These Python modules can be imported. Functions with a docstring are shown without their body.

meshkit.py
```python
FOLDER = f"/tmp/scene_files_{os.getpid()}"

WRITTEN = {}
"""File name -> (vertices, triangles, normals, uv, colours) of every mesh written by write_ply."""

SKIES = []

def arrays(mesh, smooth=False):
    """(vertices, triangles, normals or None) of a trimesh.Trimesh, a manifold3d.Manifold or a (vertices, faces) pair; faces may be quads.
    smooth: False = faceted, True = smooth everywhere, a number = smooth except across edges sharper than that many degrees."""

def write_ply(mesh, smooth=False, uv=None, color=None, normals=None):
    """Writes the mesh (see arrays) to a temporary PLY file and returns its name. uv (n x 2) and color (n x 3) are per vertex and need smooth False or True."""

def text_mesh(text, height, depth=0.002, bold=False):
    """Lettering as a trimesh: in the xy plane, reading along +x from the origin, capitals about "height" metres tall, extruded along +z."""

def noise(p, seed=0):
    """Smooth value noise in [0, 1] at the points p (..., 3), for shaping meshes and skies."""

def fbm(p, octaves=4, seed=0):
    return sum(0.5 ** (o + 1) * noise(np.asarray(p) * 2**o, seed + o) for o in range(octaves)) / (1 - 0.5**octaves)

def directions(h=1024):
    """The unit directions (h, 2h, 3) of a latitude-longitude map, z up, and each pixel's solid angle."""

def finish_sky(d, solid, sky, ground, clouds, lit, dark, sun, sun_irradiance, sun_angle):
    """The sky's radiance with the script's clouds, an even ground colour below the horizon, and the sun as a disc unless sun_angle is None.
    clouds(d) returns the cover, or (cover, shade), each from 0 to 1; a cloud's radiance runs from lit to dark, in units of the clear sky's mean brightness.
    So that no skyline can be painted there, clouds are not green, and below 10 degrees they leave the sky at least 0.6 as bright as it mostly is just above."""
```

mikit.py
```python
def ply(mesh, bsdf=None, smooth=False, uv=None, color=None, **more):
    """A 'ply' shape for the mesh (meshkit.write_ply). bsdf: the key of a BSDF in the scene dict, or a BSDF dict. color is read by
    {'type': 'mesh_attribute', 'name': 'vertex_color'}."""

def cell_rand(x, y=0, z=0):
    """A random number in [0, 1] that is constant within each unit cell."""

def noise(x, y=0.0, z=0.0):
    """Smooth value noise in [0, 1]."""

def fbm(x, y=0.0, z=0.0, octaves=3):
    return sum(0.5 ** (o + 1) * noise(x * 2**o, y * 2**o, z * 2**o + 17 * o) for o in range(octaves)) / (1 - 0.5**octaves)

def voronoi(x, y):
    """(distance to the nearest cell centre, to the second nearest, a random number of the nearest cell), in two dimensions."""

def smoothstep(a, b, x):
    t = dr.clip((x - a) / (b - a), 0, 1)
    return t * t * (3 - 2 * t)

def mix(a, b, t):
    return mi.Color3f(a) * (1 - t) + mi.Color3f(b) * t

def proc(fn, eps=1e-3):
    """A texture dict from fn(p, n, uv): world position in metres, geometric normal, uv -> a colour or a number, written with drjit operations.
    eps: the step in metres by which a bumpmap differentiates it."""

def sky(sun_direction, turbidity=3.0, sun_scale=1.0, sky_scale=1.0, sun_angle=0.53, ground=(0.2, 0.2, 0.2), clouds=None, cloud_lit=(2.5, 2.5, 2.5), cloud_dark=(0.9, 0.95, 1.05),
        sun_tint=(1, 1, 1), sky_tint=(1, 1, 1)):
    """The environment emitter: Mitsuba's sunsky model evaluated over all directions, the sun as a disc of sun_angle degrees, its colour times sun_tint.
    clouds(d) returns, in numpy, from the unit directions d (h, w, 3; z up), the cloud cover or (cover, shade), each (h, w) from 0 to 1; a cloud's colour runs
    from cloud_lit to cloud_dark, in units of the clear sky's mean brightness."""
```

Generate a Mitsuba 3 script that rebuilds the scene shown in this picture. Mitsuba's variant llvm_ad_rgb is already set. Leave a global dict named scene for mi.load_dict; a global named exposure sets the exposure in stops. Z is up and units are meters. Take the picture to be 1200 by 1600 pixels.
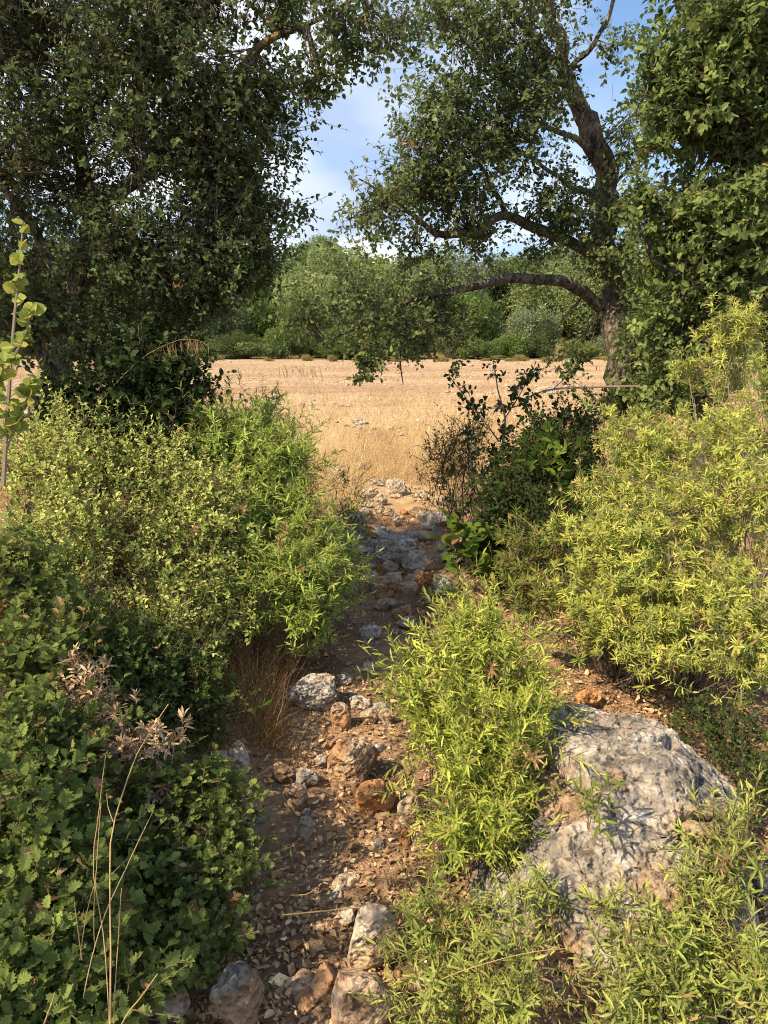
import math, numpy as np, trimesh, mitsuba as mi, drjit as dr, mikit, meshkit
from mikit import noise, fbm, smoothstep, mix, proc, ply
T = mi.ScalarTransform4f
scene, labels = {}, {}

# ---------------------------------------------------------------- camera, sky, exposure
EYE, PITCH, FOC = np.array([0, 0, 1.6]), math.radians(13.6), 1155.0       # focal length in pixels of the 1200 x 1600 photograph
FWD = np.array([0, math.cos(PITCH), -math.sin(PITCH)]); UPV = np.array([0, math.sin(PITCH), math.cos(PITCH)]); RGT = np.array([1.0, 0, 0])
scene['camera'] = {'type': 'perspective', 'fov': math.degrees(2*math.atan(600/FOC)), 'fov_axis': 'x', 'near_clip': 0.05, 'far_clip': 3000.0,
                   'to_world': T().look_at(origin=EYE.tolist(), target=(EYE+FWD).tolist(), up=[0, 0, 1])}
SUN = np.array([-0.70, -0.45, 0.84])
def clouds(d):
    e = np.clip(d[..., 2], 0.02, 1)
    q = np.stack([d[..., 0]/(e+0.25), d[..., 1]/(e+0.25), e*0+3.1], -1)
    a = meshkit.fbm(q*1.3+5.2, 5, seed=4)
    b = meshkit.fbm(q*3.1+1.7, 4, seed=9)
    cover = np.clip((a*0.75+b*0.25-0.415)/0.16, 0, 1)
    cover = np.maximum(cover*0.93, np.clip(1.1-e*3.4, 0, 0.6)*np.clip((b-0.3)*3.5, 0.1, 1))
    shade = np.clip((meshkit.fbm(q*2.0+9.0, 4, seed=21)-0.38)/0.25, 0, 1)
    return cover, shade
scene['sky'] = mikit.sky(SUN, turbidity=3, clouds=clouds, cloud_lit=(2.5, 2.55, 2.7), cloud_dark=(1.1, 1.4, 1.9), sun_tint=(1.0, 0.95, 0.84))
exposure = 2.5

# ---------------------------------------------------------------- helpers
def U(v): return v/np.maximum(np.linalg.norm(v, axis=-1, keepdims=True), 1e-9)
def at(px, py, d): return EYE + d*(FWD + (px-600)/FOC*RGT - (py-800)/FOC*UPV)
def project(P):
    q = P-EYE; z = np.maximum(q @ FWD, 1e-3)
    return 600+FOC*(q @ RGT)/z, 800-FOC*(q @ UPV)/z, q @ FWD
def nz(x, y, s, seed=0): return meshkit.fbm(np.stack([np.asarray(x, float)*s, np.asarray(y, float)*s, np.asarray(x, float)*0+seed*3.7], -1), 3, seed)
def path_x(y): return np.interp(y, [-5, 1.4, 2.2, 3.0, 4.7, 6.0, 8.0], [-0.3, -0.19, -0.13, -0.10, 0.10, 0.2, 0.25])
def path_w(y): return np.interp(y, [-5, 1.4, 3.0, 4.7, 6.0, 6.6], [0.42, 0.40, 0.36, 0.40, 0.55, 0.3])
def sst(a, b, x): t = np.clip((x-a)/(b-a), 0, 1); return t*t*(3-2*t)
def gz(x, y):
    x, y = np.asarray(x, float), np.asarray(y, float)
    off = np.abs(x-path_x(y))
    near = 1-sst(5.5, 7.0, y)
    z = (nz(x, y, 0.9, 1)-0.5)*0.10*near + (nz(x, y, 0.25, 2)-0.5)*0.16*sst(8, 16, y) + (nz(x, y, 5.0, 3)-0.5)*0.035
    z = z + 0.14*sst(0.25, 0.95, off)*near
    z = z + sst(50, 110, y + 0.10*x)*(9.0+5*(nz(x, y, 0.02, 5)-0.4)) + sst(110, 260, y)*8
    z = z + sst(60, 200, np.abs(x))*3
    return z
def ground(px, py):
    d = FWD + (px-600)/FOC*RGT - (py-800)/FOC*UPV
    t = -1.5/d[2]
    for _ in range(30):
        p = EYE+t*d; t += (p[2]-float(gz(p[0], p[1])))/(-d[2])*0.8
    return EYE+t*d
def numbered(name):
    if name not in used: used[name] = 0; return name
    used[name] += 1; return f'{name}_{used[name]:03d}'
used = {}
def tag(key, label=None, cat=None, group=None, kind=None):
    labels.setdefault(key, {}).update({k: v for k, v in (('label', label), ('category', cat), ('group', group), ('kind', kind)) if v})
def thing(name, label, cat, group=None):
    k = numbered(name); tag(k, label, cat, group); return k
def put(parent, name, mesh, m, smooth=False, color=None, kind=None, to_world=None):
    k = numbered(parent+'__'+name if parent else name)
    s = ply(mesh, m, smooth=smooth, color=color)
    scene[k] = s
    if kind: tag(k, kind=kind)
    return k
def cat(parts):
    vs, fs, cs, o = [], [], [], 0
    for p in parts:
        vs.append(p[0]); fs.append(np.asarray(p[1])+o); o += len(p[0])
        if len(p) > 2 and p[2] is not None: cs.append(p[2])
    return np.vstack(vs), np.vstack(fs), (np.vstack(cs) if cs else None)

def tube(pts, rad, sides=6, lump=0.0, seed=0):
    p = np.asarray(pts, float); r = np.broadcast_to(np.asarray(rad, float), (len(p),))
    t = U(np.gradient(p, axis=0))
    a = np.zeros_like(p); ref = np.array([0.31, 0.22, 0.92]) if abs(t[0, 2]) < 0.9 else np.array([1.0, 0.1, 0])
    a[0] = U(np.cross(t[0], ref))
    for i in range(1, len(p)): a[i] = U(a[i-1]-t[i]*(a[i-1] @ t[i]))
    b = np.cross(t, a); ang = np.arange(sides)*2*np.pi/sides
    off = np.cos(ang)[None, :, None]*a[:, None]+np.sin(ang)[None, :, None]*b[:, None]
    v = p[:, None]+r[:, None, None]*off
    if lump: v = p[:, None]+(r[:, None]*(1+lump*(meshkit.fbm(v*9/ max(r.max()*8, .4)+seed, 3)-0.5)*2))[..., None]*off
    n = len(p); i, j = np.meshgrid(np.arange(n-1), np.arange(sides), indexing='ij')
    q = np.stack([i*sides+j, i*sides+(j+1) % sides, (i+1)*sides+(j+1) % sides, (i+1)*sides+j], -1).reshape(-1, 4)
    v = np.vstack([v.reshape(-1, 3), p[-1:]])
    capi = np.array([[(n-1)*sides+k, (n-1)*sides+(k+1) % sides, n*sides] for k in range(sides)])
    return v, np.vstack([q[:, [0, 1, 2]], q[:, [0, 2, 3]], capi])
def smooth_path(P, n, wig=0.0, rng=None):
    P = np.asarray(P, float); s = np.linspace(0, 1, len(P)); t = np.linspace(0, 1, n)
    if len(P) > 2:
        from scipy.interpolate import PchipInterpolator
        q = PchipInterpolator(s, P)(t)
    else: q = P[0]+(P[1]-P[0])*t[:, None]
    if wig and rng is not None:
        L = np.linalg.norm(P[-1]-P[0]); k = rng.normal(size=(3, 3)); ph = rng.uniform(0, 6.3, 3)
        for m in range(3): q = q+wig*L/(m+1)*np.sin(t*np.pi*(m+1)+0*ph[m])[:, None]*k[m]*0.5
    return q
def sticks(A, B, r0, r1):
    """many straight three-sided twigs at once"""
    A, B = np.asarray(A), np.asarray(B); n = len(A)
    t = U(B-A); a = U(np.cross(t, np.where(np.abs(t[:, 2:]) < 0.9, [0, 0, 1.0], [1.0, 0, 0]))); b = np.cross(t, a)
    ang = np.arange(3)*2*np.pi/3
    off = np.cos(ang)[None, :, None]*a[:, None]+np.sin(ang)[None, :, None]*b[:, None]
    r0, r1 = np.broadcast_to(r0, n), np.broadcast_to(r1, n)
    v = np.concatenate([A[:, None]+off*r0[:, None, None], B[:, None]+off*r1[:, None, None]], 1)
    f = np.array([[0, 1, 4], [0, 4, 3], [1, 2, 5], [1, 5, 4], [2, 0, 3], [2, 3, 5]])
    return v.reshape(-1, 3), (f[None]+np.arange(n)[:, None, None]*6).reshape(-1, 3)

# ---------------------------------------------------------------- leaf outlines: x along the leaf, y across, z off its face
def fan(outline, mid):
    n = len(outline); v = np.vstack([outline, mid]); return v, np.array([[i, (i+1) % n, n] for i in range(n)])
def strip(ts, ws, cup, bend):
    """leaf of two halves folded along the midrib, bending backwards along its length"""
    v, f = [], []
    for t, w in zip(ts, ws): v += [[t, -w, cup*w-bend*t*t], [t, 0, -bend*t*t], [t, w, cup*w-bend*t*t]]
    for i in range(len(ts)-1):
        a = 3*i
        f += [[a, a+3, a+1], [a+1, a+3, a+4], [a+1, a+4, a+2], [a+2, a+4, a+5]]
    v, f = np.array(v), np.array(f)
    keep = [k for k in f if np.linalg.norm(np.cross(v[k[1]]-v[k[0]], v[k[2]]-v[k[0]])) > 1e-9]
    return v, np.array(keep)
LEAF = {
    'oak': strip([0, .3, .7, 1], [0, .30, .27, 0], .35, .18),
    'oak_lite': strip([0, .5, 1], [0, .31, 0], .3, .1),
    'narrow': strip([0, .35, .7, 1], [0.02, .085, .07, 0], .5, .22),
    'narrow_wide': strip([0, .3, .7, 1], [0.02, .13, .12, 0], .5, .22),
    'round': strip([0, .12, .5, .85, 1], [0, .36, .47, .26, 0], .25, .15),
    'litter': strip([0, .22, .6, .88, 1], [.03, .24, .30, .16, 0], .45, .35),
    'small': strip([0, .5, 1], [0, .28, 0], .4, .1),
    'blade': (np.array([[0, -.5, 0], [0, .5, 0], [.55, .32, .02], [.55, -.32, .02], [1, 0, -.1]]), np.array([[0, 1, 2], [0, 2, 3], [3, 2, 4]])),
}
ol = []
for s in (1, -1):
    side = [(0.02, .03), (.14, .20), (.20, .36), (.30, .26), (.42, .42), (.50, .29), (.64, .40), (.70, .22), (.86, .25), (.88, .10)]
    ol += [(x, s*y) for x, y in (side if s == 1 else side[::-1])] + ([(1.02, 0)] if s == 1 else [])
ol = np.array([(x, y, .28*abs(y)-.12*x*x+(.06 if abs(y) > .33 else 0)) for x, y in ol])
LEAF['spiny'] = fan(ol, np.array([[.5, 0, -.05]]))

# colour of one leaf: (r, g, b) palette rows mixed at random, times a random brightness
def tones(rng, n, palette, var=0.25):
    pal = np.array(palette); w = rng.dirichlet(np.ones(len(pal))*0.45, n)
    return (w @ pal)*np.exp(rng.normal(0, var, (n, 1)))

ALL = []        # every leaf of every plant, until the ones that show largest are split off
class Plant:
    def __init__(self, key, seed, part='foliage', count=0, bark='bark'):
        self.key, self.rng, self.part, self.count, self.bark = key, np.random.default_rng(seed), part, count, bark
        self.sets, self.wood = [], []
    def leaves(self, tmpl, P, D, N, size, color):
        W = U(np.cross(N, D)); N = np.cross(D, W); size = np.broadcast_to(size, (len(P),))
        self.sets.append((tmpl, P, D, W, N, size, color))
    def sprigs(self, P, D, k, L, leaf, tmpl, a0, a1, palette, var=.25, up=.5, droop=.0, tip=None, twig=.0012, lvar=.25, tvar=.18, dead=.03, drop=.12):
        rng, n = self.rng, len(P); k = int(k)
        U1 = U(np.cross(D, np.where(np.abs(D[:, 2:]) < .9, [0, 0, 1.0], [1.0, 0, 0]))); U2 = np.cross(D, U1)
        j = np.arange(k); t = ((j+.6)/k)[None, :]+rng.uniform(-.3, .3, (n, k))/k
        sc = rng.lognormal(0, .22, (n, 1)); Ls = L*rng.uniform(.6, 1.4, (n, 1))*sc
        bend = rng.normal(0, .25, (n, 1, 3))*np.array([1, 1, .3]); bend[..., 2] -= droop
        pos = P[:, None]+D[:, None]*(t*Ls)[..., None]+bend*((t**2)*Ls)[..., None]
        ax = U(D[:, None]+2*bend*t[..., None])
        az = j[None]*2.4+rng.uniform(0, 6.28, (n, 1))+rng.normal(0, .35, (n, k))
        inc = np.radians(a0+(a1-a0)*t+rng.normal(0, 13, (n, k))+rng.normal(0, 9, (n, 1)))
        rad = np.cos(az)[..., None]*U1[:, None]+np.sin(az)[..., None]*U2[:, None]
        d = U(np.cos(inc)[..., None]*ax+np.sin(inc)[..., None]*rad)
        nn = U(ax+up*np.array([0, 0, 1.0])+rng.normal(0, .38, (n, k, 3)))
        nn = np.where(np.abs((nn*d).sum(-1, keepdims=True)) > .97, nn+rad*.7, nn)
        sz = leaf*np.clip(sc*rng.lognormal(0, lvar, (n, k)), .4, 1.4)*(1-.35*np.maximum(t-.7, 0)/.3)
        base = tones(rng, n, palette, tvar)
        col = base[:, None]*np.exp(rng.normal(0, var, (n, k, 1)))
        if tip is not None:
            w = (np.clip((t-.45)/.5, 0, 1)*rng.uniform(.2, 1, (n, 1)))[..., None]; col = col*(1-w)+np.array(tip)*w*np.exp(rng.normal(0, var*.6, (n, k, 1)))
        isdead = (rng.random(n) < dead)[:, None] | (rng.random((n, k)) < dead*.6)
        col = np.where(isdead[..., None], tones(rng, n*k, [(.34, .22, .11), (.46, .34, .18), (.24, .14, .08)], .2).reshape(n, k, 3), col)
        kp = (rng.random((n, k)) > drop).ravel(); fl = lambda a: a.reshape(-1, a.shape[-1])[kp]
        self.leaves(tmpl, fl(pos), fl(d), fl(nn), sz.ravel()[kp], np.clip(fl(col), .004, .85))
        if twig:
            M = P+D*(.5*Ls)+bend[:, 0]*(.25*Ls); E = P+D*Ls+bend[:, 0]*Ls
            self.wood += [sticks(P, M, twig, twig*.8), sticks(M, E, twig*.8, twig*.4)]
    def lobe(self, c, r, clumps, per, spread, spr, root=None, stem=.006, outw=.6, upw=.5, shell=.55, only=None, ref=None):
        """clumps of sprigs through an ellipsoid: c its centre, r its three radii; ref: where its main branch comes from"""
        rng = self.rng; c, r = np.asarray(c, float), np.asarray(r, float)
        u = U(rng.normal(size=(clumps, 3)))*(shell+(1-shell)*rng.random((clumps, 1)))**.6
        C = c+u*r
        gr = gz(C[:, 0], C[:, 1])+.05; C[:, 2] = np.maximum(C[:, 2], gr)
        w = rng.normal(size=(clumps, per, 3))*spread
        P = (C[:, None]+w).reshape(-1, 3)
        g = gz(P[:, 0], P[:, 1])
        D = U(outw*U(np.repeat(u/r*r.mean(), per, 0)+w.reshape(-1, 3)*1.0)+np.array([0, 0, upw])+rng.normal(0, .35, (clumps*per, 3)))
        ok = P[:, 2] > g+.02
        if only is not None: ok &= only(P)
        self.sprigs(P[ok], D[ok], **spr)
        C2 = np.repeat(C, per, 0)
        A, B = C2[ok]*.6+P[ok]*.4-D[ok]*.02, P[ok]
        self.wood.append(sticks(A, B, stem*.30, spr.get('twig', .0012)))
        if root is not None:
            root = np.asarray(root, float)
            for i in range(clumps):
                if only is not None and not only(C[i:i+1])[0]: continue
                mid = root*.45+C[i]*.55+np.array([0, 0, -.08*np.linalg.norm(C[i]-root)])
                q = smooth_path([root, mid, C[i]], 7, .10, rng)
                self.wood.append(tube(q, np.linspace(stem, stem*.35, 7), 4))
    def finish(self, stems='stems', smooth=True):
        if self.wood:
            v, f, _ = cat(self.wood); put(self.key, stems, (v, f), self.bark, smooth=False)
        ALL.append(self)

def emit(tmpl, P, D, W, N, size, color):
    tv, tf = LEAF[tmpl]; n = len(P)
    v = P[:, None]+size[:, None, None]*(tv[None, :, 0:1]*D[:, None]+tv[None, :, 1:2]*W[:, None]+tv[None, :, 2:3]*N[:, None])
    f = tf[None]+(np.arange(n)*len(tv))[:, None, None]
    return v.reshape(-1, 3), f.reshape(-1, 3), np.repeat(color, len(tv), 0)

# ---------------------------------------------------------------- materials
def vcol(): return {'type': 'mesh_attribute', 'name': 'vertex_color'}
scene['leaf'] = {'type': 'principledthin', 'base_color': vcol(), 'roughness': 0.42, 'diff_trans': 0.75, 'spec_trans': 0.0, 'eta': 1.45}
scene['matte_leaf'] = {'type': 'principledthin', 'base_color': vcol(), 'roughness': 0.7, 'diff_trans': 0.8, 'spec_trans': 0.0, 'eta': 1.4}
scene['dry_leaf'] = {'type': 'principledthin', 'base_color': vcol(), 'roughness': 0.8, 'diff_trans': 0.35, 'spec_trans': 0.0, 'eta': 1.35}
def bark_col(p, n, uv):
    a = fbm(p.x*14, p.y*14, p.z*5); b = fbm(p.x*55, p.y*55, p.z*18+4)
    c = mix((.055, .046, .036), (.19, .165, .135), smoothstep(.36, .62, a*.45+b*.55))
    l = smoothstep(.60, .70, fbm(p.x*9+9, p.y*9, p.z*9))*smoothstep(2.2, 3.4, p.z)
    return mix(c, (.30, .19, .055), l*.75)
def bark_h(p, n, uv): return fbm(p.x*40, p.y*40, p.z*11)
scene['bark'] = {'type': 'bumpmap', 'tex': proc(bark_h, 2e-3), 'scale': .08, 'bsdf': {'type': 'twosided', 'bsdf': {'type': 'principled', 'base_color': proc(bark_col), 'roughness': .9, 'specular': .2}}}
scene['twig'] = {'type': 'twosided', 'bsdf': {'type': 'principled', 'base_color': {'type': 'rgb', 'value': [.13, .095, .07]}, 'roughness': .85, 'specular': .2}}
scene['red_twig'] = {'type': 'twosided', 'bsdf': {'type': 'principled', 'base_color': {'type': 'rgb', 'value': [.12, .05, .035]}, 'roughness': .8, 'specular': .2}}
scene['grey_twig'] = {'type': 'twosided', 'bsdf': {'type': 'principled', 'base_color': {'type': 'rgb', 'value': [.24, .20, .16]}, 'roughness': .85, 'specular': .2}}
scene['straw'] = {'type': 'twosided', 'bsdf': {'type': 'principled', 'base_color': {'type': 'rgb', 'value': [.36, .25, .12]}, 'roughness': .6, 'specular': .3}}
def soil_col(p, n, uv):
    a = fbm(p.x*3, p.y*3, 1.0); b = fbm(p.x*40, p.y*40, 2.0)
    c = mix((.16, .11, .072), (.31, .21, .135), smoothstep(.3, .7, a))
    sun_red = smoothstep(.5, 1.0, p.x)
    c = c*(1-sun_red)+mi.Color3f(.25, .165, .105)*sun_red
    k = fbm(p.x*130, p.y*130, 6.0)
    return c*(.30+.8*b+.6*k)
def field_col(p, n, uv):
    d = p.y
    a = fbm(p.x*1.1, p.y*.5, 3.0); b = fbm(p.x*22, p.y*22, 5.0); s = fbm(p.x*7, p.y*4, 8.0)
    far = smoothstep(13.0, 24.0, d+(a-.5)*9)
    c = mix(mix((.33, .22, .12), (.45, .33, .185), smoothstep(.3, .7, a)), mix((.345, .245, .165), (.45, .345, .24), smoothstep(.35, .65, fbm(p.x*.9, p.y*3.5, 8.0)*.6+s*.4)), far)
    bare = smoothstep(.50, .70, fbm(p.x*.10+3, p.y*.42, 9.0))
    c = c*(1-.5*bare)+mi.Color3f(.29, .185, .12)*.5*bare
    near = 1-smoothstep(6.2, 7.6, d+(s-.5))
    c = c*(1-near)+mi.Color3f(.31, .195, .115)*near
    return c*(.7+.6*b)
def grain_h(p, n, uv): return fbm(p.x*60, p.y*60, p.z*60)
def hill_col(p, n, uv): return mix((.10, .10, .045), (.24, .19, .09), fbm(p.x*.4, p.y*.4, 1.0))
for k, fn in (('soil', soil_col), ('stubble', field_col), ('hill_soil', hill_col)):
    scene[k] = {'type': 'bumpmap', 'tex': proc(grain_h), 'scale': .02, 'bsdf': {'type': 'twosided', 'bsdf': {'type': 'diffuse', 'reflectance': proc(fn)}}}
def rock_fn(base, dark, stain, stain_amt, pale):
    def fn(p, n, uv):
        a = fbm(p.x*7, p.y*7, p.z*7, 4); b = fbm(p.x*38+3, p.y*38, p.z*38); s = fbm(p.x*5+11, p.y*5+2, p.z*5, 4); l = fbm(p.x*16+5, p.y*16, p.z*16+8, 4)
        c = mix(dark, base, smoothstep(.30, .62, a*.65+b*.35))
        c = c*(1-smoothstep(.5, .68, l)*.7)+mi.Color3f(pale)*smoothstep(.5, .68, l)*.7
        t = smoothstep(.62-stain_amt*.45, .75-stain_amt*.3, s)
        c = c*(1-t*.8)+mi.Color3f(stain)*t*.8
        k = fbm(p.x*120, p.y*120, p.z*120); m = smoothstep(.56, .64, fbm(p.x*60+9, p.y*60, p.z*60))
        c = c*(1-.45*m)
        return c*(.35+.55*b+.75*k)
    return fn
def rock_h(p, n, uv): return fbm(p.x*55, p.y*55, p.z*55, 4)+1.2*fbm(p.x*17, p.y*17, p.z*17)
for k, fn in (('grey_rock', rock_fn((.42, .385, .34), (.19, .175, .155), (.40, .27, .16), .25, (.58, .545, .49))),
              ('brown_rock', rock_fn((.38, .265, .17), (.20, .135, .09), (.40, .23, .12), .4, (.50, .40, .29))),
              ('orange_rock', rock_fn((.46, .25, .12), (.24, .115, .055), (.50, .24, .09), .5, (.55, .38, .24))),
              ('pale_rock', rock_fn((.52, .45, .365), (.32, .255, .19), (.46, .33, .20), .25, (.64, .58, .51))),
              ('lichen_rock', rock_fn((.32, .285, .24), (.115, .112, .105), (.32, .21, .12), .26, (.50, .48, .45)))):
    scene[k] = {'type': 'bumpmap', 'tex': proc(rock_h, 2e-3), 'scale': .045, 'bsdf': {'type': 'twosided', 'bsdf': {'type': 'principled', 'base_color': proc(fn), 'roughness': .85, 'specular': .25}}}

# ---------------------------------------------------------------- the setting: one height field cut into ground, footpath, field and hillside
def spaced(a, b, step, far, grow=1.11):
    xs = list(np.arange(a, b, step)); s = step
    while xs[-1] < far: s *= grow; xs.append(xs[-1]+s)
    return xs
xr = spaced(0, 2.6, .03, 420); xs = np.array([-x for x in xr[::-1]][:-1]+xr)
yf = spaced(.8, 7.2, .03, 620, 1.07); yb = spaced(0, .1, .06, 300, 1.25); ys = np.array([.8-.03-y for y in yb[::-1]]+yf)
X, Y = np.meshgrid(xs, ys); Z = gz(X, Y)
V = np.stack([X, Y, Z], -1).reshape(-1, 3); nx = len(xs)
i, j = np.meshgrid(np.arange(len(ys)-1), np.arange(nx-1), indexing='ij'); a = (i*nx+j).ravel()
Q = np.stack([a, a+1, a+nx+1, a+nx], -1); cx, cy = V[Q].mean(1)[:, 0], V[Q].mean(1)[:, 1]
edge = 5.95+.5*(nz(cx, cy, 1.6, 8)-.5)
region = np.where(cy > 47.5+2*(nz(cx, cy, .2, 4)-.5), 3, np.where(cy > edge, 2, np.where(np.abs(cx-path_x(cy)) < path_w(cy)+.12*(nz(cx, cy, 4, 6)-.5), 1, 0)))
for r, (name, m, lab) in enumerate((('ground', 'soil', 'red brown earth under the shrubs beside the path'), ('footpath', 'soil', 'narrow trodden earth path covered with dry leaves and stones'),
                                    ('field', 'stubble', 'dry stony field with straw coloured stubble in full sun'), ('hillside', 'hill_soil', 'low hillside behind the trees beyond the field'))):
    q = Q[region == r]; used_v, inv = np.unique(q.ravel(), return_inverse=True); q = inv.reshape(-1, 4)
    put(None, name, (V[used_v], np.vstack([q[:, [0, 1, 2]], q[:, [0, 2, 3]]])), m, smooth=True); tag(name, lab, None, None, 'structure')

# ---------------------------------------------------------------- rocks
def rock(seed, size, cuts=13, rough=.22, pits=0.0, sub=4, round_=.0):
    rng = np.random.default_rng(seed); m = trimesh.creation.icosphere(subdivisions=sub); v = np.array(m.vertices); o = rng.uniform(0, 50, 3)
    for _ in range(cuts):
        n = U(rng.normal(size=3)); k = rng.uniform(.52, .9)+round_*.15; v = v-np.maximum(v @ n-k, 0)[:, None]*n*.92
    s = 1+rough*1.5*(meshkit.fbm(v*1.3+o, 3)-.5)+rough*.55*(meshkit.fbm(v*4+o, 4)-.5)
    if pits:
        h = meshkit.noise(v*2.6+o+7)*.6+meshkit.noise(v*5.2+o)*.4; s = s-pits*np.clip((h-.52)/.2, 0, 1)
        s = s-pits*.35*np.abs(meshkit.fbm(v*6+o+3, 3)-.5)*2
    v = v*s[:, None]; v = v/(np.ptp(v, axis=0)/2); v = v-(v.max(0)+v.min(0))/2
    return v*np.asarray(size)/2, np.array(m.faces)
def stone(name, x0, y0, x1, y1, m, label, seed, pits=0.0, cuts=13, flat=1.0, rough=.2, group=None, sub=4):
    """a stone whose outline in the photograph is the box x0 y0 x1 y1, resting on the ground"""
    cxp = (x0+x1)/2; g = ground(cxp, y1-.18*(y1-y0)); d = (g-EYE) @ FWD
    w = (x1-x0)/FOC*d; h = (y1-y0)/FOC*d
    look = math.atan2(EYE[2]-g[2], g[1]); dep = w*.8*flat
    H = max((h-dep*math.sin(look)*.5)/math.cos(look), .34*w*min(flat, 1)) ; H = min(H, 1.1*w+.02)
    emb = .16
    if pits < 0: cuts, rough, pits = 4, .13, .02
    v, f = rock(seed, (w, dep, H*(1+emb)), cuts, rough, pits, sub)
    c = np.array([g[0], g[1]+dep*.30, 0]); c[2] = float(gz(c[0], c[1]))+H*(1+emb)/2-emb*H
    k = thing(name, label, 'stone', group)
    scene[k] = ply((v+c, f), m, smooth=True)
    return k
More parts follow.
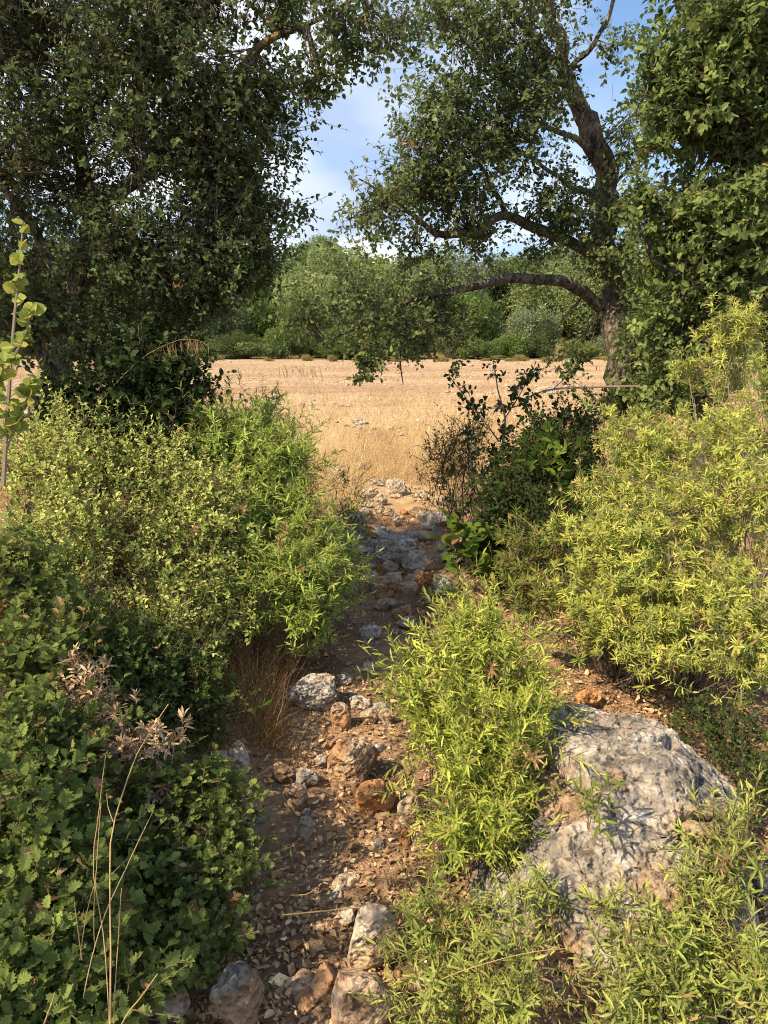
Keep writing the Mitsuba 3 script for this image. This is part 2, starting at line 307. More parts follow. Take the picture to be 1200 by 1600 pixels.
STONES = [
 (446, 1060, 528, 1124, 'grey_rock', 'grey lumpy pitted rock left of the path beside brown dead grass', .16),
 (467, 1016, 497, 1043, 'brown_rock', 'dark brown stone half hidden under the shrub behind the pitted grey rock', 0),
 (527, 1054, 551, 1074, 'grey_rock', 'small whitish grey stone just right of and behind the pitted grey rock', 0),
 (545, 1090, 581, 1113, 'grey_rock', 'flat blue grey stone in the path right of the pitted grey rock', 0),
 (558, 1108, 592, 1138, 'grey_rock', 'rough grey stone with sunlit face in front of the flat blue grey stone', .1),
 (516, 1106, 549, 1150, 'brown_rock', 'upright dull brown stone below right corner of the pitted grey rock', 0),
 (588, 1110, 612, 1136, 'grey_rock', 'grey stone at path edge touching the bright green shrub', 0),
 (510, 1164, 592, 1243, 'brown_rock', 'large rounded brown rock in middle of the path behind the orange rock', -1),
 (490, 1182, 514, 1203, 'grey_rock', 'little pale grey stone at left side of the large rounded brown rock', 0),
 (502, 1160, 526, 1174, 'brown_rock', 'flat tan stone behind upper left of the large rounded brown rock', 0),
 (462, 1203, 498, 1234, 'grey_rock', 'angular grey stone with a dark hole between brown stones on the path', .1),
 (420, 1197, 459, 1232, 'brown_rock', 'light brown wedge stone left of the angular grey stone', 0),
 (440, 1236, 481, 1276, 'brown_rock', 'smooth dark brown stone sunk in leaves below the angular grey stone', -1),
 (352, 1167, 391, 1218, 'pale_rock', 'pale whitish stone with a hollow at left edge of the path', .1),
 (365, 1208, 385, 1236, 'pale_rock', 'small tan stone leaning under the pale hollow stone', 0),
 (332, 1178, 360, 1208, 'grey_rock', 'grey stone behind leaves left of the pale hollow stone', 0),
 (334, 1143, 355, 1163, 'brown_rock', 'small brown stone among dead grass above the pale hollow stone', 0),
 (554, 1227, 619, 1286, 'orange_rock', 'orange pitted rock in a patch of sun on the path', .17),
 (620, 1250, 660, 1296, 'pale_rock', 'smooth tan stone in sun right of the orange pitted rock', -1),
 (622, 1298, 645, 1326, 'orange_rock', 'small orange stone in sun in front of the smooth tan stone', 0),
 (464, 1281, 493, 1320, 'pale_rock', 'small pinkish knobbly stone alone on the leaf covered path', .08),
 (326, 1500, 410, 1640, 'lichen_rock', 'long white and black lichen covered rock at bottom left of the path', .06),
 (541, 1430, 625, 1533, 'pale_rock', 'pale slanting stone beside the shrub low on the right of the path', 0),
 (516, 1545, 616, 1650, 'brown_rock', 'flat topped brown rock cut by the bottom edge of the photo', 0),
 (362, 1450, 388, 1490, 'brown_rock', 'small tan stone under the left shrub above the lichen covered rock', 0),
 (250, 1560, 295, 1600, 'grey_rock', 'dim grey stone in shade under the spiny shrub at bottom left', 0),
 (586, 838, 656, 896, 'grey_rock', 'largest dark grey rock in the shaded stony gap', .16),
 (626, 864, 682, 902, 'grey_rock', 'slanting grey slab at right of the largest dark grey rock', 0),
 (597, 879, 623, 902, 'grey_rock', 'triangular grey stone in front of the largest dark grey rock', 0),
 (598, 897, 629, 916, 'pale_rock', 'pale slanting stone above the dark brown rock in the gap', 0),
 (582, 906, 623, 945, 'brown_rock', 'dark brown rounded rock at near side of the stony gap', .08),
 (574, 895, 595, 923, 'pale_rock', 'knobbly tan stone at upper left of the dark brown rock', .08),
 (560, 911, 581, 934, 'brown_rock', 'dull brown stone at left of the dark brown rock', 0),
 (619, 912, 655, 934, 'pale_rock', 'pale stone right of the dark brown rock', 0),
 (630, 900, 655, 919, 'pale_rock', 'whitish pointed stone between pale stone and orange brown rock', 0),
 (647, 896, 678, 924, 'orange_rock', 'orange brown pitted rock at right of the stony gap', .14),
 (675, 899, 692, 925, 'pale_rock', 'pinkish tan stone right of the orange brown pitted rock', 0),
 (655, 880, 677, 896, 'pale_rock', 'tan stone with sunlit top behind the orange brown pitted rock', 0),
 (584, 937, 620, 958, 'grey_rock', 'grey flat stone directly below the dark brown rock', 0),
 (610, 953, 646, 975, 'brown_rock', 'flat brown stone sunk in the path below the stony gap', 0),
 (618, 966, 660, 984, 'grey_rock', 'flat grey stone sunk in the path in front of the flat brown stone', 0),
 (664, 956, 695, 975, 'grey_rock', 'grey brown stone at the right path edge below the gap', 0),
 (560, 980, 596, 1003, 'pale_rock', 'tan flat stone with sunlit top at the left path edge', -1),
 (563, 993, 585, 1012, 'grey_rock', 'round grey stone in front of the tan flat sunlit stone', -1),
 (671, 987, 696, 1004, 'grey_rock', 'grey stone just above the tip of the bright green shrub', 0),
 (600, 752, 636, 781, 'pale_rock', 'big rounded whitish stone standing in the sunny grass', -1),
 (556, 723, 575, 737, 'pale_rock', 'flat white stone farthest out in the golden grass', 0),
 (553, 765, 592, 784, 'pale_rock', 'long pitted pale stone at left of the sunlit stone pile', .1),
 (583, 774, 606, 794, 'pale_rock', 'pale stone at the right end of the long pitted stone', 0),
 (564, 785, 584, 796, 'pale_rock', 'small flat cream stone under the long pitted stone', 0),
 (560, 795, 582, 811, 'pale_rock', 'rounded cream stone at lower left of the sunlit pile', -1),
 (584, 791, 602, 810, 'pale_rock', 'yellowish pale stone in the middle of the sunlit pile', 0),
 (599, 794, 620, 810, 'pale_rock', 'pale stone with dark hollow at lower right of the sunlit pile', .12),
 (568, 808, 589, 821, 'brown_rock', 'small brown stone below the sunlit pile', 0),
 (568, 817, 599, 832, 'brown_rock', 'flat shaded brown stone at the edge of the shade', 0),
 (585, 823, 604, 838, 'pale_rock', 'small pale stone at the border between sun and shade', 0),
 (570, 829, 590, 844, 'brown_rock', 'tan stone left of the small pale border stone', 0),
 (537, 799, 567, 826, 'grey_rock', 'grey stone behind green sprigs left of the sunlit pile', 0),
 (538, 825, 573, 860, 'grey_rock', 'broad grey rock in shade left of the largest dark grey rock', .05),
 (541, 855, 581, 870, 'grey_rock', 'flat grey ledge stone left below the broad grey rock', 0),
 (673, 826, 696, 848, 'grey_rock', 'light grey stone under the red stemmed shrub', 0),
 (640, 833, 676, 848, 'grey_rock', 'flat grey stone behind the largest dark grey rock', 0),
 (585, 877, 599, 906, 'orange_rock', 'upright rusty stone at left of the triangular grey stone', 0),
 (903, 1082, 942, 1114, 'orange_rock', 'crumbling orange clod of earth behind the big boulder', .1),
 (1180, 1325, 1240, 1420, 'grey_rock', 'smooth grey rock at the right edge beside the big boulder', 0),
]
for n_, (x0, y0, x1, y1, m, lab, pits) in enumerate(STONES):
    stone('rock' if (x1-x0) > 60 else 'stone', x0, y0, x1, y1, m, lab, 100+n_, pits, sub=5 if (x1-x0) > 60 else 4, rough=.24 if pits else .17)
# the big boulder
b0 = ground(930, 1390); BC = np.array([.66, 1.84, float(gz(.66, 1.84))])
def boulder():
    m = trimesh.creation.icosphere(subdivisions=7); v = np.array(m.vertices); o = np.array([3.3, 8.1, 5.2]); r_ = np.random.default_rng(77)
    for n, k in (((-.30, -.62, .75), .71), ((.1, .25, 1), .80), ((.85, -.45, .35), .72), ((-.85, .1, .5), .70), ((.1, -1, 0), .80), ((.6, .7, .4), .8), ((.55, -.1, .8), .76)):
        n = U(np.array(n, float)+r_.normal(0, .05, 3)); v = v-np.maximum(v @ n-k, 0)[:, None]*n*.9
    for _ in range(80):
        n = U(r_.normal(size=3)+np.array([0, -.4, .4])); c = U(n+r_.normal(0, .1, 3)); k = (v @ n).max()-r_.uniform(.008, .040); v = v-np.maximum(v @ n-k, 0)[:, None]*n*.85
    w = v+.10*np.stack([meshkit.fbm(v*3+o+q, 3)-.5 for q in (0, 20, 40)], -1)
    s = 1+.20*(meshkit.fbm(v*1.2+o, 3)-.5)+.14*(meshkit.fbm(w*3.2+o, 4)-.5)
    s = s-.11*np.clip(.10-np.abs(meshkit.fbm(w*1.7+o*2, 3)-.5)*2, 0, 1)/.10-.025*np.clip(.05-np.abs(meshkit.fbm(w*3.4+o*3, 4)-.5)*2, 0, 1)/.05
    s = s-.07*np.clip((meshkit.noise(w*5.5+o)-.66)/.2, 0, 1)-.035*np.clip((meshkit.noise(w*13+o)-.62)/.12, 0, 1)-.016*np.clip((meshkit.noise(v*24+o)-.66)/.08, 0, 1)
    s = s+.020*(np.abs(meshkit.fbm(w*9+o, 4)-.5)*2)+.028*(meshkit.fbm(w*7+o, 4)-.5)+.034*(meshkit.fbm(v*26+o, 4)-.5)
    v = v*s[:, None]; v = v/(np.ptp(v, axis=0)/2); v = v-(v.max(0)+v.min(0))/2
    return v*np.array([.86, 1.02, .74])/2, np.array(m.faces)
bv, bf = boulder()
k = thing('boulder', 'biggest boulder, rough whitish limestone with leaf shadows across its top', 'boulder'); scene[k] = ply((bv+BC+np.array([0, 0, .04]), bf), 'lichen_rock', smooth=True)

rng = np.random.default_rng(15)
for q in range(110):
    gap = q < 38
    y = rng.uniform(4.3, 6.6) if gap else rng.uniform(1.45, 4.4); x = float(path_x(y))+rng.normal(.05 if gap else 0, .30 if gap else .24); w = rng.lognormal(math.log(.11 if gap else .042), .4)
    kind = ('pale_rock', 'grey_rock', 'brown_rock', 'pale_rock', 'orange_rock')[rng.integers(0, 5 if rng.random() < .5 else 4)]; col = {'pale_rock': 'pale', 'grey_rock': 'grey', 'brown_rock': 'brown', 'orange_rock': 'rusty'}[kind]
    v, f = rock(400+q, (w, w*rng.uniform(.6, 1), w*rng.uniform(.45, .75)), 9, .2, .05, 3 if gap else 2); a = rng.uniform(0, 6.28); R = np.array([[math.cos(a), -math.sin(a), 0], [math.sin(a), math.cos(a), 0], [0, 0, 1]])
    k = thing('stone' if gap else 'pebble', f'small {col} stone among the tumbled stones of the shaded gap' if gap else f'little {col} pebble half sunk in the leaf litter of the path', 'stone', f'{col} small stones in the shaded gap' if gap else f'{col} pebbles on the path')
    scene[k] = ply((v @ R.T+np.array([x, y, float(gz(x, y))+w*(.16 if gap else .10)]), f), kind, smooth=True)
# stones of the field: the 300 nearest one by one, the rest as gravel
rng = np.random.default_rng(5)
def field_pts(n, y0, y1):
    out = []
    while len(out) < n:
        y = 1/rng.uniform(1/y1, 1/y0); x = rng.uniform(-.62, .62)*y
        if nz(x, y, .45, 12) > rng.uniform(.35, .62) and not (y < 9 and -.35 < x < .6): out.append((x, y))
    return out
protos = [rock(900+q, (1, 1, 1), 8, .2, 0, 2) for q in range(5)]
pts = field_pts(300, 7.5, 42)
for q, (x, y) in enumerate(pts):
    s = rng.lognormal(math.log(.085), .4)*(1 if y > 13 else .55); v, f = protos[q % 5]
    sz = np.array([s*rng.uniform(.8, 1.5), s, s*rng.uniform(.45, .8)]); a = rng.uniform(0, 6.28); R = np.array([[math.cos(a), -math.sin(a), 0], [math.sin(a), math.cos(a), 0], [0, 0, 1]])
    k = thing('field_stone', 'small pale stone lying loose on the dry stony field', 'stone', 'loose stones scattered over the field')
    scene[k] = ply(((v*sz) @ R.T+np.array([x, y, float(gz(x, y))+sz[2]*.25]), f), 'pale_rock', smooth=True)
parts = []
lo = trimesh.creation.icosphere(subdivisions=1)
for q in range(2600):
    y = 1/rng.uniform(1/46, 1/7.0); x = rng.uniform(-.6, .6)*y
    if nz(x, y, .35, 14) < rng.uniform(.3, .6): continue
    s = rng.lognormal(math.log(.055 if y < 20 else .075), .4); v = lo.vertices*(1+.3*rng.normal(size=(len(lo.vertices), 1))*.5)*np.array([s*.75, s*.5, s*.4])
    parts.append((v+np.array([x, y, float(gz(x, y))+s*.08]), lo.faces))
v, f, _ = cat(parts); put(None, 'gravel', (v, f), 'pale_rock'); tag('gravel', 'small pale gravel strewn over the field', 'gravel', None, 'stuff')

# dry grass of the field, leaf litter
def blades(P, D, size, wid, color):
    tv, tf = LEAF['blade']; n = len(P)
    W = U(np.cross(D, np.array([0, 0, 1.0])+rng.normal(0, .6, (n, 3)))); N = np.cross(D, W)
    v = P[:, None]+tv[None, :, 0:1]*(D*size[:, None])[:, None]+tv[None, :, 1:2]*(W*wid[:, None])[:, None]+tv[None, :, 2:3]*(N*size[:, None])[:, None]
    return v.reshape(-1, 3), (tf[None]+(np.arange(n)*len(tv))[:, None, None]).reshape(-1, 3), np.repeat(color, len(tv), 0)
def grass_pts(n, y0, y1, p=1.0):
    y = (rng.uniform(y0**p, y1**p, n))**(1/p); x = rng.uniform(-.62, .62, n)*y
    return x, y
parts = []
for n, y0, y1, h, w in ((46000, 6.7, 13, .13, .0035), (16000, 6.6, 9.5, .24, .003), (34000, 13, 44, .12, .011)):
    x, y = grass_pts(n, y0, y1, .4)
    thick = nz(x, y, .55, 30); keep = np.where(h > .2, nz(x, y, 1.4, 33)*1.02, np.where(y > 13, nz(x*.35, y, .5, 30), thick)) > rng.uniform(.30, .62, n)*np.where(y > 13, 1.0, .87)
    keep &= ~((np.abs(x-.25) < .45) & (y < 7.9)); x, y = x[keep], y[keep]; n = len(x)
    D = U(np.stack([rng.normal(0, .45, n), rng.normal(0, .45, n), np.ones(n)], -1))
    parts.append(blades(np.stack([x, y, gz(x, y)-.01], -1), D, h*rng.lognormal(0, .45, n)*np.where(y < 9.5, 1.35, 1), w*rng.uniform(.6, 1.4, n), tones(rng, n, [(.52, .395, .20), (.43, .30, .15), (.60, .48, .28)], .18)))
v, f, c = cat(parts); put(None, 'dry_grass', (v, f), 'dry_leaf', color=np.clip(c, 0, .9)); tag('dry_grass', 'golden dry grass and stubble covering the field', 'grass', None, 'stuff')
n = 76000
y = rng.uniform(.9**.6, 6.6**.6, n)**(1/.6); x = rng.uniform(-1, 1, n)*(.35+.62*y)
off = np.abs(x-path_x(y)); keep = (rng.random(n) < np.where((off < .55) | (x > .35), 1, .4)) & (nz(x, y, 2.2, 40) > rng.uniform(.2, .55, n)); x, y = x[keep], y[keep]; n = len(x)
P = np.stack([x, y, gz(x, y)+rng.uniform(.003, .014, n)], -1); D = U(np.stack([rng.normal(size=n), rng.normal(size=n), rng.normal(0, .3, n)], -1)); N = U(np.stack([rng.normal(0, .5, n), rng.normal(0, .5, n), np.where(rng.random(n) < .5, 1., -1.)], -1))
W = U(np.cross(N, D)); N = np.cross(D, W); sz = rng.lognormal(math.log(.0145), .45, n)
narrow = rng.random(n) < .3; col = tones(rng, n, [(.56, .39, .225), (.42, .27, .155), (.62, .48, .31), (.24, .155, .095)], .3)
parts = [emit(t, P[m], D[m], W[m], N[m], sz[m], col[m]) for t, m in (('litter', ~narrow), ('small', narrow))]
m = rng.random(len(bv)) < .003; bp = bv[m]+BC+np.array([0, 0, .04]); nb = len(bp); hol = meshkit.noise(bp*6) > .6
bp = bp[hol & (bp[:, 2] > .40)]; nb = len(bp)
if nb:
    D = U(np.stack([rng.normal(size=nb), rng.normal(size=nb), rng.normal(0, .15, nb)], -1)); N = np.tile([[0, .1, 1.0]], (nb, 1)); W = U(np.cross(N, D)); N = np.cross(D, W)
    parts.append(emit('narrow_wide', bp+np.array([0, 0, .004]), D, W, N, np.full(nb, .03), tones(rng, nb, [(.36, .19, .09), (.42, .26, .13)], .2)))
v, f, c = cat(parts); put(None, 'leaf_litter', (v, f), 'dry_leaf', color=np.clip(c, 0, .9)); tag('leaf_litter', 'dry brown fallen leaves covering the path and earth', 'fallen leaves', None, 'stuff')

# ---------------------------------------------------------------- the two oaks whose trunks show, and the oak at the right
DS = 1.0
def px_path(rows): return np.array([at(r[0], r[1], r[2]*DS) for r in rows]), np.array([r[3]/FOC*r[2]*DS for r in rows])
def limb(key, name, rows, sides=10, n=24, lump=.10, seed=0):
    P, R = px_path(rows); t = np.linspace(0, 1, len(P)); q = smooth_path(P, n); t_ = np.linspace(0, 1, n); r = np.interp(t_, t, R)
    o = np.stack([meshkit.fbm(q*np.array([4.5, 4.5, 4.5])+seed*3.1+c, 2, c) for c in (0, 1, 2)], -1)-.5; q = q+o*(r[:, None]*2.2+.03)*np.clip(t_*6, 0, 1)[:, None]
    return put(key, name, tube(q, r*(1+.2*(meshkit.fbm(q*7+seed, 2)-.5)), sides, lump*1.15, seed), 'bark', smooth=True)
OAK = [(.085, .125, .05), (.11, .155, .06), (.065, .095, .04), (.15, .195, .08)]
oak_spr = dict(k=9, L=.11, leaf=.0265, tmpl='oak', a0=80, a1=38, palette=OAK, var=.25, up=.8, droop=.0, tip=(.15, .20, .075), twig=.0014, dead=.004)

def crown(plant, rows, spr, stem=.012, roots=None, only=None, dens=1.0, perm=1.0, hole=.0):
    """rows: px, py, depth, radius x px, radius y px, radius in depth m, clumps, sprigs per clump"""
    if only is None: only = lambda P: meshkit.fbm(P*np.array([2.1, 2.1, 2.6])/(DS if DS < 1 else 1.15)+7.3, 2, 5) > hole
    for (px, py, d, rx, ry, rz, cl, per) in rows:
        d = d*DS; c = at(px, py, d); r = np.array([rx/FOC*d, rz*DS, ry/FOC*d])
        root = None
        if roots is not None:
            root = roots[np.argmin(np.linalg.norm(roots-c, axis=1))]
        sp = min(.125, r.min()*.4); r = np.maximum(r-sp*.8-spr['L']*.4, r*.5)
        plant.lobe(c, r, max(2, int(cl*dens)), int(per*perm), sp, spr, root, stem, outw=.8, upw=.15, shell=.2, only=only)

# left oak
DS = 0.79
k = thing('oak_tree', 'dark dense evergreen oak at the left with trunk rising behind the shrubs', 'tree')
rows = [(62, 965, 5.3, 33), (70, 830, 5.3, 29), (78, 640, 5.3, 26), (90, 545, 5.3, 23), (112, 470, 5.2, 20), (140, 390, 5.2, 16), (150, 320, 5.1, 13), (132, 240, 5.0, 11), (118, 150, 5.0, 9.4), (105, 40, 5.0, 7), (100, -120, 5.0, 4.7)]
limb(k, 'trunk', rows, 12, 36, .14, 1)
L1 = [(150, 330, 5.1, 12), (230, 260, 5.0, 9), (320, 190, 4.9, 7), (420, 60, 4.6, 6), (470, 40, 4.5, 4.5), (530, 12, 4.4, 3.5), (600, -40, 4.3, 2)]
L2 = [(125, 440, 5.2, 11), (200, 400, 5.0, 8), (290, 380, 4.9, 6), (380, 360, 4.8, 4), (430, 340, 4.8, 2)]
L3 = [(112, 470, 5.2, 10), (60, 380, 5.0, 8), (10, 300, 4.8, 6), (-60, 200, 4.7, 4)]
L4 = [(132, 240, 5.0, 8), (60, 150, 4.8, 6), (30, 60, 4.7, 4), (0, -60, 4.6, 3)]
L5 = [(125, 200, 5.0, 8), (200, 110, 4.7, 6), (300, 30, 4.5, 4), (380, -60, 4.4, 3)]
for q, r in enumerate((L1, L2, L3, L4, L5)): limb(k, 'limb', r, 7, 20, .12, q)
roots = np.vstack([smooth_path(px_path(r)[0], 14) for r in (rows[4:], L1, L2, L3, L4, L5)])
p = Plant(k, 11, 'crown', 220)
crown(p, [(60, 80, 4.7, 140, 120, .7, 60, 12), (240, 70, 4.6, 140, 110, .7, 60, 12), (360, 110, 4.6, 90, 90, .5, 32, 11), (60, 260, 4.9, 130, 110, .7, 56, 12), (230, 250, 4.9, 120, 110, .7, 60, 12),
          (345, 260, 4.9, 95, 100, .6, 42, 12), (200, 390, 5.0, 130, 80, .6, 46, 12), (330, 385, 4.9, 90, 75, .5, 30, 12), (40, 410, 5.6, 90, 90, .4, 26, 11), (385, 325, 4.9, 55, 45, .4, 14, 10), (330, 470, 4.9, 60, 40, .3, 12, 10),
          (170, 490, 5.5, 80, 50, .3, 13, 10), (365, 440, 5.0, 55, 45, .3, 12, 11), (280, 500, 5.1, 70, 45, .3, 14, 11), (20, 520, 5.0, 60, 70, .3, 16, 11), (140, 540, 5.0, 60, 45, .2, 9, 9), (60, 470, 4.9, 60, 30, .2, 8, 9), (435, 205, 4.8, 40, 45, .2, 8, 8), (445, 320, 4.8, 30, 35, .2, 6, 8), (415, 410, 4.9, 35, 40, .2, 6, 8), (430, 130, 4.7, 40, 40, .2, 7, 8), (425, 20, 4.6, 65, 45, .3, 14, 9), (300, 10, 4.6, 90, 50, .3, 18, 10), (60, 20, 4.7, 110, 50, .3, 18, 10), (520, 50, 4.3, 110, 55, .3, 20, 8), (490, 130, 4.4, 30, 40, .2, 6, 7), (600, 60, 4.2, 40, 60, .3, 8, 7), (-120, 150, 4.9, 160, 320, .9, 50, 11),
          (200, -110, 4.7, 300, 70, .5, 30, 11)], oak_spr, .006, roots, dens=1.15, perm=1.3, hole=.385)
p.lobe((-2.9, 3.4, 2.6), (.7, .55, .6), 60, 14, .12, oak_spr, (-2.6, 4.1, 2.3), .012)
p.finish('twigs')
# its low dark shoots at the foot
k = thing('evergreen_shrub', 'low dark evergreen shrub in the shade at the foot of the left oak', 'shrub')
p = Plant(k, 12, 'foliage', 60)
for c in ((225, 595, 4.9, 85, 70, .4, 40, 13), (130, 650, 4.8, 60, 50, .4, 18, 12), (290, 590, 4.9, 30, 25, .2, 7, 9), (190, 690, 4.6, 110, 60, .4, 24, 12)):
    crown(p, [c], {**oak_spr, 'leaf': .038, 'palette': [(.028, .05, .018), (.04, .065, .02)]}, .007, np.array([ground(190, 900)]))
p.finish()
DS = 1.0

# right oak with the leaning trunk
k = thing('oak_tree', 'oak with leaning lichen stained trunk and two long limbs reaching left over the field', 'tree')
rows = [(1000, 790, 7.0, 30), (988, 660, 7.0, 24), (970, 580, 7.0, 22), (957, 490, 7.0, 20), (948, 410, 7.0, 18), (955, 330, 7.0, 18), (948, 275, 7.0, 18), (925, 215, 6.9, 17), (902, 160, 6.8, 14), (884, 110, 6.7, 11), (868, 40, 6.6, 8.8), (850, -60, 6.5, 6.7), (830, -170, 6.5, 4.4)]
limb(k, 'trunk', rows, 14, 44, .12, 5)
R1 = [(938, 480, 7.0, 9.9), (880, 443, 6.8, 8.8), (800, 434, 6.6, 7.7), (720, 450, 6.4, 5.9), (640, 475, 6.2, 4), (570, 505, 6.0, 2.6), (510, 535, 5.9, 1.1)]
R2 = [(948, 405, 7.0, 9.9), (870, 372, 6.8, 8.8), (790, 336, 6.6, 7.4), (745, 358, 6.5, 6.7), (695, 368, 6.4, 5.9), (645, 335, 6.2, 3.7), (600, 300, 6.1, 2.2), (560, 280, 6.0, 1.1)]
R3 = [(790, 336, 6.6, 5.1), (768, 290, 6.6, 3.7), (745, 255, 6.5, 3), (690, 220, 6.4, 2.2), (650, 170, 6.3, 1.4)]
R4 = [(945, 297, 7.0, 6.7), (905, 296, 6.9, 4.4), (860, 270, 6.7, 3), (800, 230, 6.5, 2.2)]
R5 = [(930, 240, 6.9, 5.9), (890, 215, 6.8, 4.4), (840, 190, 6.6, 3.7), (780, 120, 6.4, 3), (720, 60, 6.2, 2.2), (690, 0, 6.1, 1.4)]
R6 = [(884, 110, 6.7, 6.7), (830, 60, 6.5, 5.1), (770, -10, 6.3, 3.7), (700, -60, 6.2, 2.2)]
R7 = [(640, 475, 6.2, 2.6), (630, 520, 6.1, 1.8), (626, 560, 6.1, 1.4), (630, 600, 6.1, 0.74)]
R8 = [(880, 120, 6.7, 5.1), (930, 60, 6.6, 3.7), (960, 0, 6.5, 3), (990, -80, 6.5, 2.2)]
R9 = [(715, 452, 6.4, 3), (660, 500, 6.2, 2.2), (600, 545, 6.1, 1.4), (575, 590, 6.0, 0.74)]
for q, r in enumerate((R1, R2, R3, R4, R5, R6, R7, R8, R9)): limb(k, 'limb', r, 8, 24, .10, q+9)
roots = np.vstack([smooth_path(px_path(r)[0], 14) for r in (rows[8:], R1, R2, R3, R4, R5, R6, R7, R8, R9)])
p = Plant(k, 21, 'crown', 260)
ospr = {**oak_spr, 'leaf': .040, 'L': .14, 'k': 8, 'palette': [(.10, .145, .06), (.135, .185, .07), (.08, .115, .045), (.18, .225, .09)], 'tip': (.20, .25, .10)}
crown(p, [(705, 60, 6.1, 80, 90, .5, 34, 9), (800, 70, 6.3, 90, 90, .6, 40, 10), (700, 190, 6.2, 90, 80, .5, 36, 9), (800, 210, 6.4, 80, 80, .5, 36, 9), (650, 270, 6.2, 90, 60, .4, 26, 9), (590, 330, 6.0, 75, 50, .4, 18, 8), (720, 300, 6.3, 80, 50, .4, 22, 9),
          (850, 130, 6.5, 45, 60, .3, 14, 9), (850, 310, 6.6, 55, 45, .3, 10, 8), (650, 400, 6.2, 60, 40, .35, 12, 7), (560, 420, 6.0, 45, 30, .3, 5, 7), (655, 465, 6.4, 60, 50, .3, 11, 7), (740, 400, 6.7, 60, 35, .3, 6, 6),
          (560, 490, 6.0, 60, 40, .3, 10, 8), (480, 500, 5.9, 45, 40, .25, 8, 7), (640, 515, 6.1, 60, 35, .3, 11, 8), (570, 575, 6.0, 35, 22, .2, 6, 8), (700, 510, 6.3, 45, 40, .3, 8, 7), (830, 385, 7.0, 60, 30, .3, 5, 6), (960, 90, 6.6, 35, 70, .3, 10, 7),
          (985, 380, 6.9, 50, 55, .3, 12, 7), (905, 370, 6.8, 40, 40, .3, 8, 7), (1030, 480, 6.8, 45, 60, .25, 12, 8), (1040, 590, 6.7, 45, 60, .25, 12, 8), (890, 560, 6.9, 40, 60, .25, 6, 6), (955, 400, 6.7, 40, 30, .12, 4, 6), (700, -90, 6.2, 160, 100, .7, 34, 9), (880, -80, 6.5, 140, 110, .7, 34, 9), (940, 330, 6.8, 40, 40, .2, 5, 7), (990, 250, 6.8, 45, 90, .3, 15, 8), (1005, 160, 6.7, 40, 60, .3, 10, 7), (1000, 330, 6.8, 50, 50, .3, 14, 8), (930, 300, 7.2, 40, 60, .2, 6, 7), (965, 410, 6.7, 45, 45, .2, 10, 8), (880, 330, 6.8, 50, 40, .3, 9, 8), (760, 350, 6.6, 60, 30, .3, 8, 7), (700, 480, 6.3, 60, 40, .3, 8, 7), (790, 460, 6.6, 60, 30, .3, 6, 6), (870, 510, 7.1, 50, 50, .3, 5, 6)],
      ospr, .006, roots, dens=1.05, perm=1.45, hole=.37)
p.finish('twigs')

# the oak close by at the right edge
k = thing('oak_tree', 'leafy oak filling the top right corner with foliage down to the yellow green shrub', 'tree')
rows = [(1260, 900, 4.9, 34), (1240, 700, 4.9, 30), (1215, 520, 4.9, 26), (1190, 380, 4.8, 22), (1180, 240, 4.7, 18), (1160, 100, 4.6, 14), (1150, -60, 4.6, 10), (1150, -200, 4.6, 6)]
limb(k, 'trunk', rows, 10, 30, .12, 31)
B1 = [(1200, 430, 4.8, 8), (1120, 440, 4.6, 6), (1060, 430, 4.6, 4), (1015, 400, 4.6, 2)]
B2 = [(1185, 300, 4.7, 9), (1120, 240, 4.4, 7), (1070, 190, 4.3, 5), (1010, 160, 4.3, 3)]
B3 = [(1165, 120, 4.6, 9), (1110, 60, 4.3, 6), (1070, 0, 4.2, 4)]
for q, r in enumerate((B1, B2, B3)): limb(k, 'limb', r, 7, 18, .1, q+40)
roots = np.vstack([smooth_path(px_path(r)[0], 12) for r in (rows[3:], B1, B2, B3)])
p = Plant(k, 31, 'crown', 260)
rspr = {**oak_spr, 'leaf': .041, 'k': 9, 'palette': [(.125, .185, .06), (.17, .235, .075), (.095, .145, .048), (.21, .27, .09)], 'tip': (.24, .30, .10)}
crown(p, [(1130, 60, 4.2, 85, 80, .5, 34, 12), (1200, 60, 4.3, 90, 100, .5, 30, 12), (1090, 170, 4.2, 60, 60, .4, 26, 12), (1180, 190, 4.2, 90, 90, .5, 36, 12), (1080, 290, 4.4, 65, 70, .45, 28, 12), (1170, 330, 4.3, 90, 80, .5, 34, 12),
          (1060, 390, 4.7, 50, 60, .4, 18, 11), (1140, 430, 4.5, 80, 60, .4, 26, 12), (1100, 500, 4.8, 70, 60, .4, 20, 11), (1030, 540, 5.0, 50, 70, .4, 18, 11), (1130, -60, 4.4, 120, 80, .6, 26, 11), (1280, 200, 4.5, 80, 300, .7, 40, 11), (1060, 610, 5.0, 70, 60, .4, 20, 11), (1025, 230, 4.3, 30, 40, .2, 6, 8), (1010, 330, 4.5, 30, 40, .2, 6, 8), (1035, 90, 4.2, 30, 40, .2, 6, 8)], rspr, .006, roots, dens=1.1, perm=1.35, hole=.395)
p.finish('twigs')

